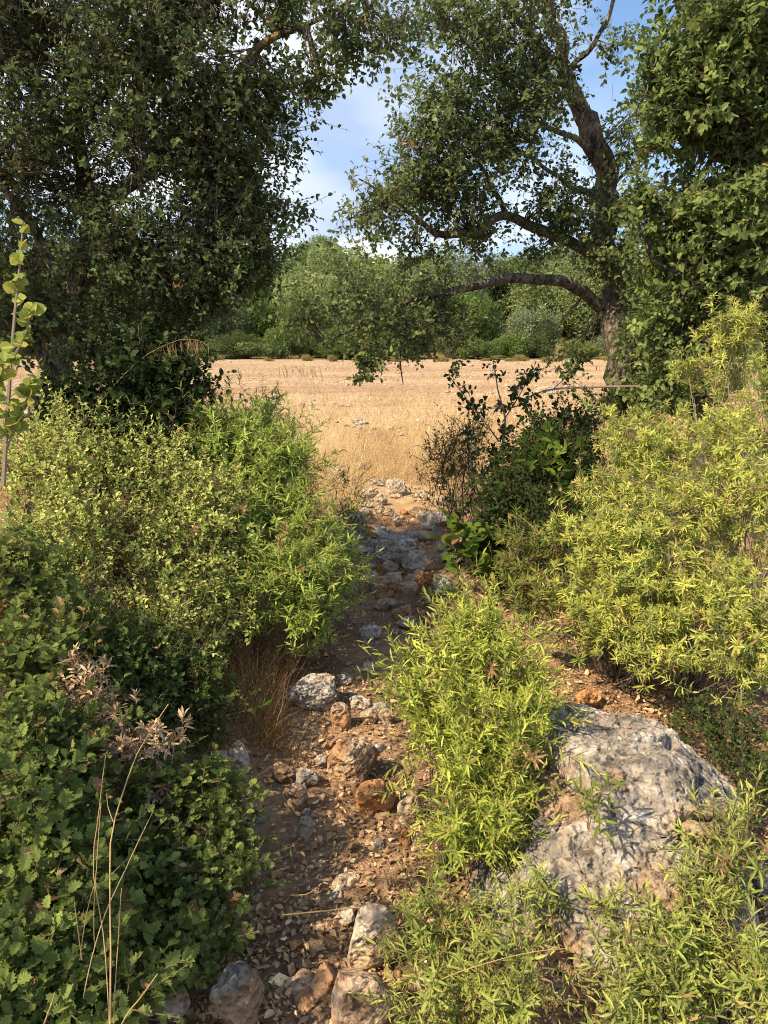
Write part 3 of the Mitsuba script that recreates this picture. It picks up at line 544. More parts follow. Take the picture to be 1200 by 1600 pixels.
# ---------------------------------------------------------------- shrubs
def shrub(name, label, seed, count, rootpx, rows, spr, stem=.006, bark='twig', outw=.6, upw=.55, shell=.35, dens=.75, part='foliage', extra=(), spx=.07):
    k = thing(name, label, 'shrub'); p = Plant(k, seed, part, count, bark)
    for (px, py, d, rx, ry, rz, cl, per) in rows:
        c = at(px, py, d); r = np.array([rx/FOC*d, rz, ry/FOC*d])
        R = [ground(*q) for q in rootpx]; root = R[int(np.argmin([abs(q[0]-c[0]) for q in R]))]
        sp = min(spx, r.min()*.4); r = np.maximum(r-sp*.9-spr['L']*.7, r*.4)
        p.lobe(c, r, max(2, int(cl*dens)), per, sp, spr, root, stem*.62, outw, upw, shell)
    for c, r, cl, per in extra: p.lobe(c, r, cl, per, .10, spr, (c[0], c[1], float(gz(c[0], c[1]))), .02, outw, upw, shell)
    p.finish(); return p
GREEN = [(.10, .17, .035), (.14, .21, .045), (.075, .13, .03)]
narrow = dict(k=21, L=.10, leaf=.034, tmpl='narrow', a0=80, a1=20, palette=GREEN, var=.2, up=.35, tip=(.20, .27, .055), twig=.0016)
# left: the big small leaved shrub, the narrow leaved shrub by the path
shrub('mastic_shrub', 'broad pale green small leaved shrub filling the left side below the oak', 51, 220, [(120, 1000), (250, 1000), (330, 980)],
      [(90, 720, 3.3, 120, 80, .4, 60, 14), (230, 740, 3.5, 110, 80, .4, 60, 14), (330, 800, 3.5, 80, 80, .35, 40, 13), (120, 840, 3.1, 150, 100, .4, 70, 14), (270, 880, 3.3, 110, 100, .35, 56, 14), (60, 960, 2.8, 110, 90, .35, 40, 13), (230, 990, 3.0, 130, 80, .35, 50, 13), (330, 960, 3.3, 60, 70, .3, 24, 12)],
      dict(k=13, L=.085, leaf=.020, tmpl='small', a0=75, a1=35, palette=[(.46, .54, .15), (.56, .61, .19), (.33, .43, .12)], var=.25, up=.5, tip=(.66, .70, .23), twig=.0013), .006)
shrub('narrow_leaved_shrub', 'bright green narrow leaved shrub at the left of the path with dead stems inside', 52, 200, [(440, 960), (500, 980), (380, 950)],
      [(350, 700, 3.9, 80, 70, .3, 44, 11), (410, 690, 4.4, 80, 70, .3, 34, 10), (430, 740, 3.9, 75, 80, .3, 46, 11), (380, 800, 3.7, 80, 60, .3, 34, 11), (460, 840, 3.7, 70, 80, .3, 40, 11), (450, 900, 3.4, 80, 60, .25, 34, 11), (510, 900, 3.7, 45, 70, .25, 20, 10), (480, 970, 3.4, 60, 40, .2, 12, 10)],
      {**narrow, 'leaf': .038, 'palette': [(.31, .42, .10), (.39, .49, .12), (.23, .33, .08)], 'tip': (.56, .63, .17)}, .005, 'twig')
# right: the yellow green shrub
shrub('yellow_green_shrub', 'large yellow green shrub with rosettes of narrow leaves at the right', 53, 280, [(960, 1060), (1080, 1080), (1180, 1090)],
      [(1130, 560, 3.6, 80, 80, .3, 34, 10), (1180, 640, 3.3, 70, 90, .3, 32, 10), (1010, 690, 3.5, 90, 55, .3, 34, 10), (1100, 720, 3.2, 90, 70, .3, 40, 10), (960, 780, 3.4, 80, 60, .3, 32, 10), (1060, 820, 3.0, 100, 80, .3, 46, 10), (1170, 800, 2.9, 70, 100, .3, 38, 10),
       (950, 890, 3.1, 75, 70, .25, 34, 10), (1040, 940, 2.9, 100, 80, .25, 44, 10), (1150, 960, 2.7, 80, 90, .25, 40, 10), (930, 985, 2.95, 60, 45, .15, 20, 9), (890, 930, 3.05, 55, 45, .15, 16, 9), (1000, 1015, 2.85, 70, 35, .15, 16, 9), (1040, 1020, 2.75, 80, 35, .15, 14, 8), (1160, 1050, 2.55, 60, 50, .15, 14, 9), (900, 830, 3.2, 50, 50, .2, 14, 9)],
      dict(k=24, L=.05, leaf=.031, tmpl='narrow', a0=85, a1=35, palette=[(.42, .48, .11), (.54, .56, .13), (.20, .29, .08)], var=.18, up=.35, tip=(.64, .64, .19), twig=.0018), .006, 'grey_twig', dens=.62, spx=.045)
# centre right: bright green shrub, its neighbours
shrub('bright_green_shrub', 'fresh bright green narrow leaved shrub between the path and the boulder', 54, 280, [(720, 1300), (800, 1250), (700, 1380)],
      [(755, 1020, 2.38, 105, 55, .25, 38, 11), (690, 1090, 2.3, 75, 70, .22, 34, 11), (785, 1110, 2.25, 65, 75, .2, 28, 11), (750, 1190, 2.12, 75, 80, .2, 30, 11), (745, 1290, 2.0, 48, 65, .16, 16, 10), (770, 1270, 2.0, 45, 60, .15, 16, 10), (790, 1180, 2.05, 38, 45, .07, 9, 9), (665, 1110, 2.35, 35, 50, .15, 9, 9)],
      {**narrow, 'palette': [(.36, .44, .085), (.44, .50, .10), (.27, .36, .075)], 'tip': (.60, .62, .14), 'leaf': .030}, .004, dens=.62, spx=.06)
shrub('low_green_shrub', 'loose green shrub in the bottom right corner in front of the boulder', 55, 280, [(720, 1560), (860, 1640), (1000, 1660), (1120, 1640)],
      [(690, 1450, 1.85, 65, 60, .13, 11, 8), (700, 1560, 1.65, 90, 60, .13, 14, 8), (800, 1500, 1.62, 60, 60, .10, 7, 7), (800, 1590, 1.5, 70, 40, .10, 8, 8), (850, 1400, 1.72, 55, 35, .08, 5, 6), (1080, 1440, 1.62, 90, 60, .13, 13, 9), (1140, 1350, 1.72, 60, 70, .13, 11, 9), (1050, 1530, 1.5, 100, 70, .13, 19, 9), (1170, 1530, 1.48, 60, 90, .13, 13, 9), (950, 1600, 1.42, 60, 30, .08, 5, 8), (960, 1420, 1.66, 50, 30, .06, 3, 5)],
      {**narrow, 'leaf': .028, 'L': .075, 'k': 18, 'palette': [(.31, .38, .10), (.39, .44, .12), (.23, .31, .08)], 'tip': (.52, .54, .17)}, .003)
shrub('leafy_sprig', 'single thin sprig with a tuft of narrow leaves standing in front of the boulder face', 56, 0, [(925, 1400)], [(922, 1275, 1.75, 35, 30, .04, 5, 3)], {**narrow, 'leaf': .034, 'L': .06, 'k': 10, 'palette': [(.19, .26, .045)]}, .002)
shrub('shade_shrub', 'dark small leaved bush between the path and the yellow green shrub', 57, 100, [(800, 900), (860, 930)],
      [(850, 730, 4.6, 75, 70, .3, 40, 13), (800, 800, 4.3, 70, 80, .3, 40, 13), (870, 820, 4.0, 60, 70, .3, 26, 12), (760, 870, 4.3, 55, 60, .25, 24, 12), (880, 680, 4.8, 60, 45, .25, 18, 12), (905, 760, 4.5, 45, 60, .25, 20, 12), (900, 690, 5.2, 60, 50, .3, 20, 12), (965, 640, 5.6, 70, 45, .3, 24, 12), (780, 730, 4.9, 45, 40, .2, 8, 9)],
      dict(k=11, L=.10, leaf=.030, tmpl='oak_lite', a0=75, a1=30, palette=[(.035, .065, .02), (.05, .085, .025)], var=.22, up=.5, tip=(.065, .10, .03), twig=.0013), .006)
shrub('heart_leaved_creeper', 'creeper with broad heart shaped green and yellow leaves beside the stony gap', 58, 60, [(740, 920), (850, 780)],
      [(745, 850, 4.2, 45, 55, .15, 14, 5), (850, 740, 4.3, 40, 50, .15, 11, 5), (770, 905, 4.0, 35, 25, .12, 6, 4)],
      dict(k=3, L=.10, leaf=.062, tmpl='round', a0=60, a1=40, palette=[(.09, .16, .03), (.12, .19, .035), (.20, .22, .04), (.07, .13, .025), (.10, .17, .03)], var=.2, up=.7, tip=None, twig=.0013), .003)
shrub('red_stemmed_shrub', 'airy shrub with thin dark red stems at the border of shade and field', 59, 40, [(715, 820), (740, 825)],
      [(700, 720, 5.4, 60, 45, .25, 26, 9), (740, 700, 5.4, 45, 50, .25, 16, 9), (680, 770, 5.3, 30, 30, .2, 6, 7), (750, 770, 5.3, 45, 40, .2, 10, 8)],
      dict(k=10, L=.13, leaf=.026, tmpl='narrow_wide', a0=70, a1=25, palette=[(.07, .11, .035), (.10, .145, .04), (.05, .08, .03)], var=.22, up=.4, tip=(.11, .15, .05), twig=.0016), .006, 'red_twig')
shrub('small_rosette_shrub', 'small green shrub with browning lower leaves at the left foot of the yellow green shrub', 60, 60, [(820, 960)],
      [(820, 880, 3.3, 55, 45, .2, 18, 8), (830, 940, 3.1, 50, 35, .15, 10, 8)], {**narrow, 'L': .06, 'leaf': .04, 'palette': [(.15, .21, .05), (.20, .25, .06), (.22, .15, .06)], 'tip': (.24, .30, .07)}, .004, 'grey_twig')
shrub('path_seedling', 'little leafy seedling on the stones at the right path edge below the gap', 61, 20, [(700, 950)], [(700, 930, 4.1, 25, 25, .1, 8, 6)], dict(k=8, L=.07, leaf=.022, tmpl='small', a0=70, a1=30, palette=[(.12, .18, .05)], var=.2, tip=None, twig=.001), .002)
shrub('slender_shoot', 'slender upright leafy shoots at the end of the left shrub before the field', 62, 30, [(530, 880), (545, 860)], [(540, 750, 4.8, 14, 40, .08, 5, 3), (525, 800, 4.6, 25, 40, .1, 8, 4), (545, 830, 4.6, 30, 35, .1, 10, 5), (555, 770, 4.8, 10, 20, .06, 2, 3)],
      {**narrow, 'leaf': .034, 'L': .12, 'k': 10}, .003)
shrub('ground_creeper', 'low dark leafy undergrowth on the ground right of the boulder', 63, 60, [(1130, 1180), (1190, 1200)], [(1120, 1150, 2.5, 60, 50, .2, 26, 11), (1180, 1220, 2.3, 50, 70, .2, 22, 11), (1060, 1140, 2.7, 35, 20, .1, 6, 8)],
      dict(k=9, L=.06, leaf=.018, tmpl='small', a0=70, a1=40, palette=[(.06, .10, .03), (.09, .13, .04)], var=.25, tip=None, twig=.001), .003)
# bottom left: kermes oak with spiny leaves
SP = [(.165, .22, .062), (.12, .17, .048), (.21, .27, .075), (.085, .125, .036)]
spiny = dict(k=10, L=.10, leaf=.029, tmpl='spiny', a0=72, a1=38, palette=SP, var=.2, up=.7, tip=(.22, .28, .08), twig=.0016, lvar=.34)
shrub('kermes_oak_shrub', 'spiny leaved kermes oak shrub filling the bottom left corner', 70, 300, [(60, 1600), (150, 1500), (120, 1300)],
      [(40, 1060, 2.3, 110, 90, .25, 36, 11), (60, 1200, 2.0, 110, 90, .22, 40, 11), (60, 1330, 1.75, 100, 90, .2, 38, 11), (90, 1440, 1.65, 90, 80, .18, 30, 11), (60, 1540, 1.5, 110, 80, .18, 36, 11), (150, 1580, 1.5, 90, 50, .15, 16, 10), (20, 930, 2.5, 80, 80, .25, 20, 11)], spiny, .005, dens=.62, spx=.06, extra=[((-2.2, .75, 2.3), (.75, .7, .65), 15, 7)])
shrub('kermes_oak_shrub', 'smaller kermes oak bush with one sunlit spray overhanging the left edge of the path', 71, 200, [(270, 1420), (330, 1400), (280, 1280)],
      [(220, 1390, 1.95, 60, 60, .16, 16, 11), (320, 1390, 1.95, 75, 55, .16, 24, 11), (290, 1480, 1.85, 80, 60, .15, 20, 11), (310, 1270, 2.2, 80, 60, .18, 20, 11), (230, 1250, 2.2, 60, 60, .15, 12, 10), (340, 1330, 2.1, 55, 35, .12, 10, 10)],
      {**spiny, 'leaf': .023, 'L': .08}, .004)
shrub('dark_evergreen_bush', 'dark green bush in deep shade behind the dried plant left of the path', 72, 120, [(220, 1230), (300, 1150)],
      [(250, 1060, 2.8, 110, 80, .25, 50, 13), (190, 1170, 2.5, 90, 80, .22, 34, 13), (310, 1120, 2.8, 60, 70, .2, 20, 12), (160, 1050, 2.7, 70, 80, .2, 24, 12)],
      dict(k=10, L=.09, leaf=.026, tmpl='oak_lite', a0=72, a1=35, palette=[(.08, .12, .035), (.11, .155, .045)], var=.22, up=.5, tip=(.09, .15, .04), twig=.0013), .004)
# saplings
k = thing('leafy_sapling', 'tall shoot with round yellow green leaves at the left edge before the dark oak', 'sapling')
p = Plant(k, 80, 'foliage', 60, 'grey_twig')
for rowsS in ([(5, 760, 2.0, 4), (12, 640, 2.0, 3.2), (22, 500, 2.0, 2.4), (30, 420, 2.0, 1.8), (36, 345, 2.0, 1)], [(-30, 720, 2.0, 3), (0, 600, 1.95, 2.4), (40, 520, 1.9, 1.5), (52, 480, 1.9, .8)], [(-20, 780, 1.9, 3), (-8, 640, 1.9, 2), (6, 560, 1.9, 1)], [(10, 700, 2.0, 2.5), (35, 640, 2.0, 1.6), (55, 590, 2.0, .8)]):
    P, R = px_path(rowsS); q = smooth_path(P, 16); p.wood.append(tube(q, np.interp(np.linspace(0, 1, 16), np.linspace(0, 1, len(R)), R), 5))
    idx = p.rng.uniform(2, 15, 46); pos = np.array([np.interp(idx, np.arange(16), q[:, c]) for c in range(3)]).T
    D = U(p.rng.normal(size=(46, 3))*np.array([1, 1, .4])+np.array([0, 0, .5])); N = U(p.rng.normal(0, .8, (46, 3))+np.array([0, -.4, .6]))
    p.leaves('round', pos, D, N, p.rng.uniform(.022, .039, 46), tones(p.rng, 46, [(.34, .42, .11), (.25, .35, .09), (.44, .44, .11)], .15))
p.finish()
k = thing('oak_sapling', 'thin twiggy sapling with dark leaves and a long bare twig before the field', 'sapling')
p = Plant(k, 81, 'foliage', 60, 'grey_twig')
for rowsS in ([(800, 860, 5.0, 5), (775, 740, 5.0, 4), (790, 660, 5.0, 3), (775, 600, 5.0, 2), (770, 560, 5.0, 1)], [(1080, 600, 5.0, 3), (960, 600, 5.0, 3), (870, 606, 5.0, 2.5), (830, 622, 5.0, 2), (800, 640, 5.0, 1.2), (710, 635, 4.9, .7)], [(862, 610, 5.0, 2), (890, 580, 5.0, 1.3), (905, 545, 5.0, .7)],
               [(780, 690, 5.0, 2.5), (740, 640, 4.9, 1.5), (700, 585, 4.9, .8)], [(785, 660, 5.0, 2), (820, 600, 5.0, 1.2), (832, 585, 5.0, .7)], [(880, 700, 5.0, 2.5), (845, 660, 5.0, 1.8), (800, 610, 5.0, 1)], [(760, 800, 5.0, 3), (730, 700, 5.0, 2), (745, 640, 5.0, 1)]):
    P, R = px_path(rowsS); q = smooth_path(P, 16, .03, p.rng); p.wood.append(tube(q, .6*np.interp(np.linspace(0, 1, 16), np.linspace(0, 1, len(R)), R), 5))
    m = 20; idx = p.rng.uniform(5, 15, m); pos = np.array([np.interp(idx, np.arange(16), q[:, c]) for c in range(3)]).T
    p.sprigs(pos, U(p.rng.normal(size=(m, 3))+np.array([0, 0, .3])), k=5, L=.08, leaf=.036, tmpl='oak', a0=75, a1=30, palette=[(.045, .075, .024), (.06, .095, .03)], var=.2, up=.6, twig=.001)
p.finish()

# ---------------------------------------------------------------- dried plants and grasses
k = thing('dried_plant', 'dead tan plant with star shaped dry leaf tufts standing in front of the dark bush', 'dead plant')
p = Plant(k, 90, 'dry_leaves', 60, 'grey_twig'); g = ground(230, 1330)
for (x, y) in ((130, 1030), (150, 1060), (120, 1100), (140, 1110), (160, 1130), (180, 1110), (190, 1140), (150, 1150), (110, 1080), (100, 1110), (195, 1165), (225, 1165), (245, 1160), (270, 1145), (215, 1170), (125, 1050), (165, 1090), (250, 1240), (262, 1258), (180, 1160), (140, 1085), (170, 1170)):
    e = at(x, y, 2.15+p.rng.normal(0, .05)); q = smooth_path([g, g*.4+e*.6+np.array([0, .05, -.06]), e], 8, .05, p.rng); p.wood.append(tube(q, np.linspace(.0035, .0012, 8), 4))
    n = 9; P = e+p.rng.normal(0, .024, (n, 3)); D = U(p.rng.normal(0, .5, (n, 3))+np.array([0, -.1, .5]))
    p.sprigs(P, D, k=11, L=.025, leaf=.024, tmpl='narrow_wide', a0=70, a1=15, palette=[(.42, .31, .19), (.31, .19, .115), (.52, .42, .28)], var=.25, up=.3, twig=.001, dead=0)
p.dry = True; p.finish()

def stalks(name, label, cat_, rows, spikelets=None, seed=0):
    k = thing(name, label, cat_); r_ = np.random.default_rng(seed)
    for row in rows:
        P, R = px_path(row); n = 14; q = smooth_path(P, n); rr = np.interp(np.linspace(0, 1, n), np.linspace(0, 1, len(R)), R)
        put(k, 'stalk', tube(q, np.maximum(rr*.6, .0006), 5), 'straw', smooth=True)
    if spikelets: put(k, 'seed_head', spikelets, 'straw')
    return k
stalks('dry_grass_tuft', 'tuft of tall bare straw stalks rising from the kermes oak at bottom left', 'dry grass',
       [[(172, 1640, 1.18, 2.6), (173, 1500, 1.22, 2.2), (172, 1400, 1.28, 2.1), (178, 1285, 1.38, 2), (205, 1200, 1.46, 1.8), (263, 1100, 1.55, 1.2)],
        [(130, 1560, 1.18, 1.6), (160, 1440, 1.28, 1.6), (200, 1350, 1.38, 1.5), (240, 1266, 1.46, 1.2)], [(172, 1620, 1.18, 1.6), (160, 1450, 1.28, 1.5), (148, 1380, 1.28, 1.3), (150, 1300, 1.38, 1.2), (165, 1180, 1.46, 1)],
        [(128, 1500, 1.28, 1.5), (120, 1440, 1.28, 1.4), (115, 1400, 1.28, 1.2)], [(176, 1620, 1.18, 1.4), (184, 1480, 1.28, 1.3), (190, 1388, 1.28, 1.1)], [(125, 1500, 1.28, 1.1), (135, 1430, 1.28, 1), (147, 1385, 1.28, .9)],
        [(148, 1480, 1.28, 1.1), (149, 1380, 1.28, 1), (158, 1255, 1.38, .9)], [(168, 1640, 1.15, 2.2), (210, 1570, 1.2, 2), (246, 1522, 1.18, 1.6)], [(178, 1285, 1.38, 1.3), (170, 1265, 1.4, 1), (167, 1240, 1.46, .8)], [(65, 1610, 1.15, 2.4), (80, 1570, 1.2, 2), (86, 1550, 1.2, 1)]], None, 1)
def oat(P, rng_, n=26, size=.03):
    A, B = [], []
    for _ in range(n):
        t = rng_.uniform(.45, 1)**.7; i = t*(len(P)-1); a = np.array([np.interp(i, np.arange(len(P)), P[:, c]) for c in range(3)]); A.append(a+rng_.normal(0, .008, 3)); B.append(A[-1]+np.array([rng_.normal(.008, .01), rng_.normal(0, .01), -size*rng_.uniform(.7, 1.4)]))
    A, B = np.array(A), np.array(B); M = A*.5+B*.5
    v, f, _ = cat([sticks(A, M, .0006, .0022), sticks(M, B, .0022, .0004)]); return v, f
for seed, lab, row, n in ((2, 'arching wild oat stalk with drooping seed heads beside the left oak', [(130, 670, 3.6, 2), (180, 600, 3.6, 1.8), (240, 548, 3.6, 1.5), (290, 530, 3.6, 1.2), (325, 540, 3.6, .8)], 34),
                          (3, 'faint thin oat stalk with hanging seeds in front of the far end of the field', [(330, 650, 3.7, .9), (400, 590, 3.8, .8), (450, 572, 3.8, .7), (500, 575, 3.8, .6)], 16)):
    P, R = px_path(row); stalks('wild_oat_stalk', lab, 'dry grass', [[(*q[:3], q[3]*.5) for q in row]], oat(smooth_path(P, 14), np.random.default_rng(seed), n, .055), seed)
stalks('bare_stalk', 'single straw stalk leaning up in front of the dark bush right of the path', 'dry grass', [[(890, 890, 3.4, 1.4), (850, 840, 3.5, 1.3), (803, 800, 3.6, 1)]], None, 5)
stalks('fallen_stick', 'long thin pale stick lying across the path above the bottom stones', 'stick', [[(440, 1430, 1.93, 2.2), (500, 1424, 1.94, 2.2), (560, 1418, 1.95, 2), (590, 1418, 1.95, 1.3)]], None, 6)
stalks('fallen_stick', 'short forked pale stick on the path above the long stick', 'stick', [[(452, 1399, 1.99, 1.5), (475, 1398, 1.99, 1.6), (496, 1386, 2.0, 1.2)]], None, 7)
stalks('arching_stalk', 'thin pale stalk arching across the foot of the boulder', 'dry grass', [[(690, 1530, 1.55, 1.2), (760, 1505, 1.52, 1.2), (850, 1485, 1.5, 1.1), (960, 1477, 1.5, .8)]], None, 8)
stalks('fallen_stick', 'thin straw stick leaning from the left shrub over the brown stones', 'stick', [[(330, 1285, 2.2, 1.2), (380, 1230, 2.3, 1.3), (425, 1197, 2.4, 1)]], None, 9)
# brown dead grass left of the path
k = thing('dead_grass_patch', 'tangled brown dead grass in the shade left of the pitted grey rock', 'dry grass')
rng = np.random.default_rng(44); n = 1500
gp = np.array([ground(x, y) for x, y in zip(rng.normal(400, 35, 60), rng.normal(1105, 40, 60))]); P = gp[rng.integers(0, 60, n)]+rng.normal(0, .03, (n, 3))*np.array([1, 1, 0]); P[:, 2] = gz(P[:, 0], P[:, 1])
D = U(np.stack([rng.normal(0, .6, n), rng.normal(-.1, .6, n), np.ones(n)], -1)); v, f, c = blades(P, D, .17*rng.lognormal(0, .4, n), np.full(n, .0022), tones(rng, n, [(.34, .21, .09), (.24, .14, .06), (.42, .29, .14)], .2))
scene[k] = ply((v, f), 'dry_leaf', color=c)

# ---------------------------------------------------------------- trees beyond the field
def far_crown(seed, n, palette, size, tall=1.5):
    palette = np.array(palette)*np.array([.74, .80, .70])
    r_ = np.random.default_rng(seed); m = 44
    c = U(r_.normal(size=(m, 3)))*np.array([.62, .62, .55])*r_.random((m, 1))**.4; c[:, 2] = c[:, 2]*tall*.62+tall*.47; rad = r_.uniform(.14, .36, m)*np.where(c[:, 2] > tall*.75, .8, 1)
    w = rad**2/np.sum(rad**2); which = r_.choice(m, n, p=w); u = U(r_.normal(size=(n, 3)))
    P = c[which]+u*(rad[which]*(r_.uniform(.6, 1, n)+.35*(meshkit.fbm((c[which]+u)*5, 3)-.5)))[:, None]
    keep = (P[:, 2] > .02) & (meshkit.fbm(P*4.5+seed, 3) > r_.uniform(.25, .5, n)); P, u, which = P[keep], u[keep], which[keep]; n = len(P)
    N = U(u+r_.normal(0, .7, (n, 3))); D = U(np.cross(N, r_.normal(size=(n, 3)))); W = np.cross(N, D); s = size*r_.lognormal(0, .35, n)
    tv = np.array([[0, 0, 0], [.5, -.3, .06], [1, 0, 0], [.5, .3, .06]]); tf = np.array([[0, 1, 2], [0, 2, 3]])
    v = P[:, None]+s[:, None, None]*(tv[None, :, 0:1]*D[:, None]+tv[None, :, 1:2]*W[:, None]+tv[None, :, 2:3]*N[:, None])
    col = tones(r_, m, palette, .12)[which]*np.exp(r_.normal(0, .18, (n, 1)))
    trunk = cat([tube(smooth_path([(0, 0, -.1), (.03, .02, tall*.3), tuple(c[np.argmax(c[:, 2])])], 8), np.linspace(.06, .02, 8), 6)]+[tube(smooth_path([(.02, .01, tall*.2), tuple(c[i]*.9)], 5), np.linspace(.035, .012, 5), 5) for i in range(0, m, 3)])
    return ply((v.reshape(-1, 3), (tf[None]+(np.arange(n)*4)[:, None, None]).reshape(-1, 3)), 'matte_leaf', color=np.repeat(col, 4, 0)), ply(trunk[:2], 'twig')
FAR = {'olive': far_crown(1, 34000, [(.30, .36, .17), (.37, .42, .20), (.24, .29, .13)], .036), 'grey': far_crown(2, 26000, [(.28, .32, .20), (.23, .27, .17), (.33, .36, .24)], .036, 1.4),
       'green': far_crown(3, 26000, [(.19, .27, .09), (.25, .33, .115), (.15, .21, .075)], .042, 1.3), 'yellow': far_crown(4, 26000, [(.36, .38, .10), (.26, .30, .09), (.31, .35, .095)], .042, 1.3), 'dark': far_crown(5, 26000, [(.14, .18, .08), (.17, .215, .09)], .042, 1.3), 'straw': far_crown(6, 14000, [(.46, .36, .16), (.38, .30, .13)], .05, 1.0)}
def far_tree(name, label, px, top, half, d, kind, turn, group=None, cat_='tree'):
    c = at(px, 560, d); x, y = c[0], c[1]; z = float(gz(x, y)); s = half/FOC*d; H = 1.6+(520-top)/FOC*d-z
    crown_, trunk_ = FAR[kind]; tall = {'olive': 1.5, 'grey': 1.4}.get(kind, 1.3)
    M = T().translate([x, y, z-.1]).rotate([0, 0, 1], turn).scale([s, s, max(H/(tall*1.07), .25*s)])
    k = thing(name, label, cat_, group)
    scene[k+'__trunk'] = {**trunk_, 'to_world': M}; scene[k+'__crown'] = {**crown_, 'to_world': M}
    tag(k+'__crown', kind='stuff')
for a in (('far_tree', 'tallest pale olive tree beyond the field, seen in the gap between the oaks', 520, 358, 120, 52, 'olive', 10), ('far_tree', 'pale olive tree right of the tallest one, behind hanging oak leaves', 645, 380, 100, 56, 'olive', 130), ('far_tree', 'greyish tree beyond the field below the left oak crown', 325, 425, 85, 54, 'grey', 40),
          ('far_shrub', 'bright green bush at the field edge left of the tallest olive tree', 440, 492, 42, 48, 'green', 75), ('far_shrub', 'dark green bush at the field edge in front of the greyish tree', 375, 505, 45, 47, 'dark', 20), ('far_shrub', 'low dark bush under the tallest pale olive tree', 530, 525, 50, 47, 'dark', 200), ('far_shrub', 'low green bush under the hanging oak leaves at the field edge', 620, 505, 50, 48, 'green', 260),
          ('far_tree', 'yellow green tree on the rise behind the two oak limbs', 790, 392, 60, 72, 'yellow', 15), ('far_tree', 'green tree behind the field left of the grey dome shaped bush', 735, 430, 70, 53, 'green', 300), ('far_shrub', 'grey green dome shaped bush beyond the field left of the leaning trunk', 830, 462, 62, 49, 'grey', 170), ('far_shrub', 'low yellow green bush beside the leaning trunk at the field edge', 905, 520, 36, 47, 'yellow', 60),
          ('far_tree', 'pale olive tree behind the leaning trunk beyond the field', 900, 385, 90, 60, 'olive', 220), ('far_tree', 'green tree beyond the field right of the leaning trunk', 1010, 400, 90, 56, 'green', 90)):
    far_tree(*a)
rng = np.random.default_rng(66)
HUE = {'olive': 'pale olive', 'green': 'fresh green', 'grey': 'greyish', 'yellow': 'yellow green', 'dark': 'dark green'}
for q, (px, top, half, d, kind) in enumerate(((60, 420, 100, 54, 'olive'), (170, 440, 90, 52, 'green'), (245, 455, 70, 53, 'dark'), (-60, 410, 110, 56, 'green'), (-190, 400, 120, 57, 'olive'), (1110, 410, 90, 55, 'olive'), (1200, 400, 100, 56, 'green'), (1310, 400, 110, 57, 'grey'), (420, 440, 70, 57, 'green'), (1420, 400, 120, 58, 'green'), (-310, 400, 120, 56, 'green'))):
    far_tree('far_tree', HUE[kind]+' tree in the row beyond the field mostly hidden behind the near oaks', px, top, half, d, kind, q*67, HUE[kind]+' trees beyond the field hidden by the near oaks')
for q in range(26):
    px = -420+q*76+rng.uniform(-22, 22); kind = ('olive', 'green', 'olive', 'grey', 'yellow', 'green', 'dark')[(q*3) % 7]
    far_tree('far_tree', HUE[kind]+' tree of the second row beyond the field, behind the front trees', px, rng.uniform(366, 398), rng.uniform(75, 115), rng.uniform(59, 68), kind, q*53, HUE[kind]+' trees of the second row beyond the field')
for q in range(30):
    px = -200+q*50+rng.uniform(-20, 20); kind = ('green', 'dark', 'olive', 'grey', 'green')[q % 5]
    far_tree('far_shrub', 'low '+HUE[kind]+' bush among others at the foot of the trees beyond the field', px, rng.uniform(478, 545), rng.uniform(18, 60), rng.uniform(46.5, 49), kind, q*71, HUE[kind]+' bushes at the foot of the trees beyond the field', 'shrub')
for q in range(34):
    d = rng.uniform(72, 125); px = rng.uniform(-300, 1500); top = rng.uniform(372, 410); kind = ('olive', 'green', 'yellow', 'olive', 'grey', 'green')[q % 6]
    c = at(px, 560, d); z = float(gz(c[0], c[1])); hm = rng.uniform(4.5, 6.5); top = 520-(z+hm-1.6)/d*FOC
    far_tree('hill_tree', HUE[kind]+' tree on the low hillside above the trees beyond the field', px, max(top, 365), rng.uniform(3.2, 4.5)/d*FOC, d, kind, q*41, HUE[kind]+' trees on the low hillside')
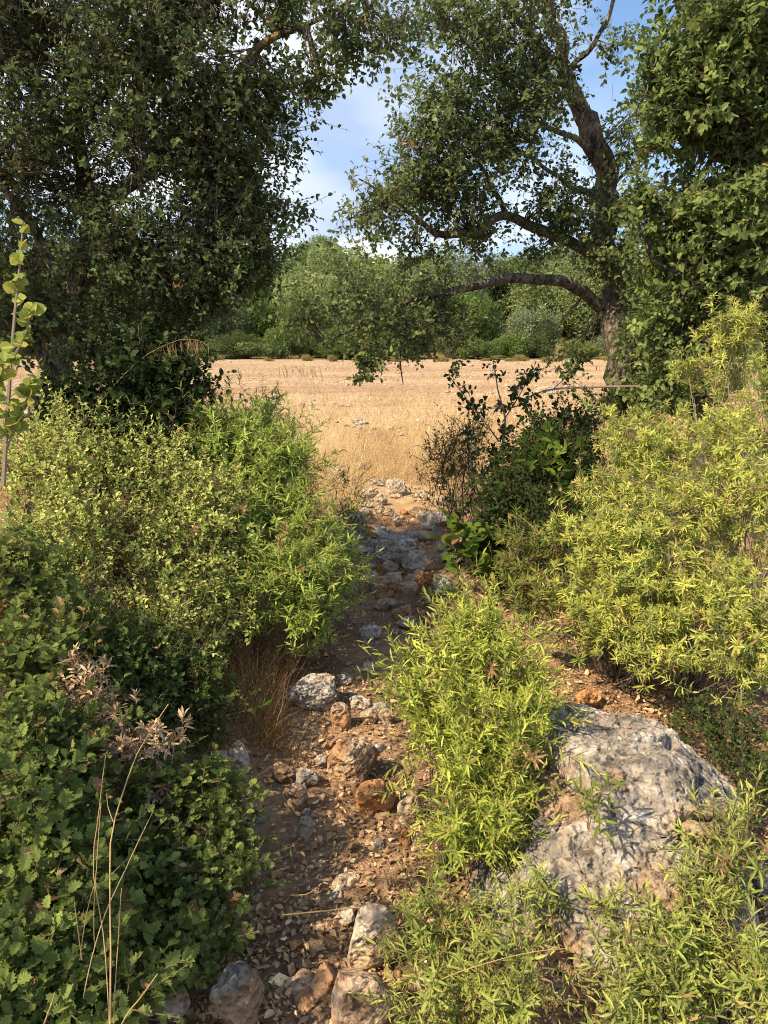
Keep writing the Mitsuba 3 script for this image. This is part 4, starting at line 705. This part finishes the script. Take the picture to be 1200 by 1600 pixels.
for q in range(16):
    px = (235, 262, 800, 815, 905, 520, 560, 690, 760, 300, 340, 620, 860, 950, 480, 420)[q]
    far_tree('dry_bush', 'low straw coloured bush along the far edge of the field', px, rng.uniform(543, 552), rng.uniform(10, 24), rng.uniform(43, 45), 'straw', q*33, 'dry bushes along the far edge of the field', 'bush')

# ---------------------------------------------------------------- leaves: those that show largest become parts of their own, the rest stays one mesh per plant
print('triangles', sum(len(x[1]) for x in meshkit.WRITTEN.values()), 'leaves', {p.key: sum(len(q[1]) for q in p.sets) for p in ALL})
CELL = 7.0; grid = {}
pos_all, pl_all, set_all, idx_all, area_all = [], [], [], [], []
for a, p in enumerate(ALL):
    if not p.count: continue
    for b, (t, P, D, W, N, S, C) in enumerate(p.sets):
        pos_all.append(P+D*S[:, None]*.5); n = len(P); pl_all.append(np.full(n, a)); set_all.append(np.full(n, b)); idx_all.append(np.arange(n))
        area_all.append(S**2*np.abs((U(P-EYE)*N).sum(-1)))
pos, pl, st, ix, ar = map(np.concatenate, (pos_all, pl_all, set_all, idx_all, area_all))
px, py, dd = project(pos); ok = (dd > .4) & (px > 4) & (px < 1196) & (py > 4) & (py < 1596)
cell = (px//CELL).astype(int)+1000*(py//CELL).astype(int); order = np.lexsort((dd, cell)); order = order[ok[order]]
first = order[np.concatenate([[True], cell[order][1:] != cell[order][:-1]])]
score = ar/dd**2
for a, p in enumerate(ALL):
    take = {}
    if p.count:
        mine = first[pl[first] == a]; mine = mine[np.argsort(-score[mine])][:p.count]
        for q in mine: take.setdefault(int(st[q]), []).append(int(ix[q]))
    m = 'dry_leaf' if getattr(p, 'dry', False) else 'leaf' if p.part == 'crown' or 'kermes' in p.key else 'matte_leaf'
    parts = []
    for b, s in enumerate(p.sets):
        mask = np.ones(len(s[1]), bool); mask[take.get(b, [])] = False
        parts.append(emit(s[0], *[x[mask] for x in s[1:]]))
    v, f, c = cat(parts); kk = put(p.key, p.part, (v, f), m, color=c, kind='stuff')
    for b, ids in take.items():
        s = p.sets[b]
        for q in ids:
            lv, lf, lc = emit(s[0], *[x[q:q+1] for x in s[1:]]); put(kk, 'leaf', (lv, lf), m, color=lc)
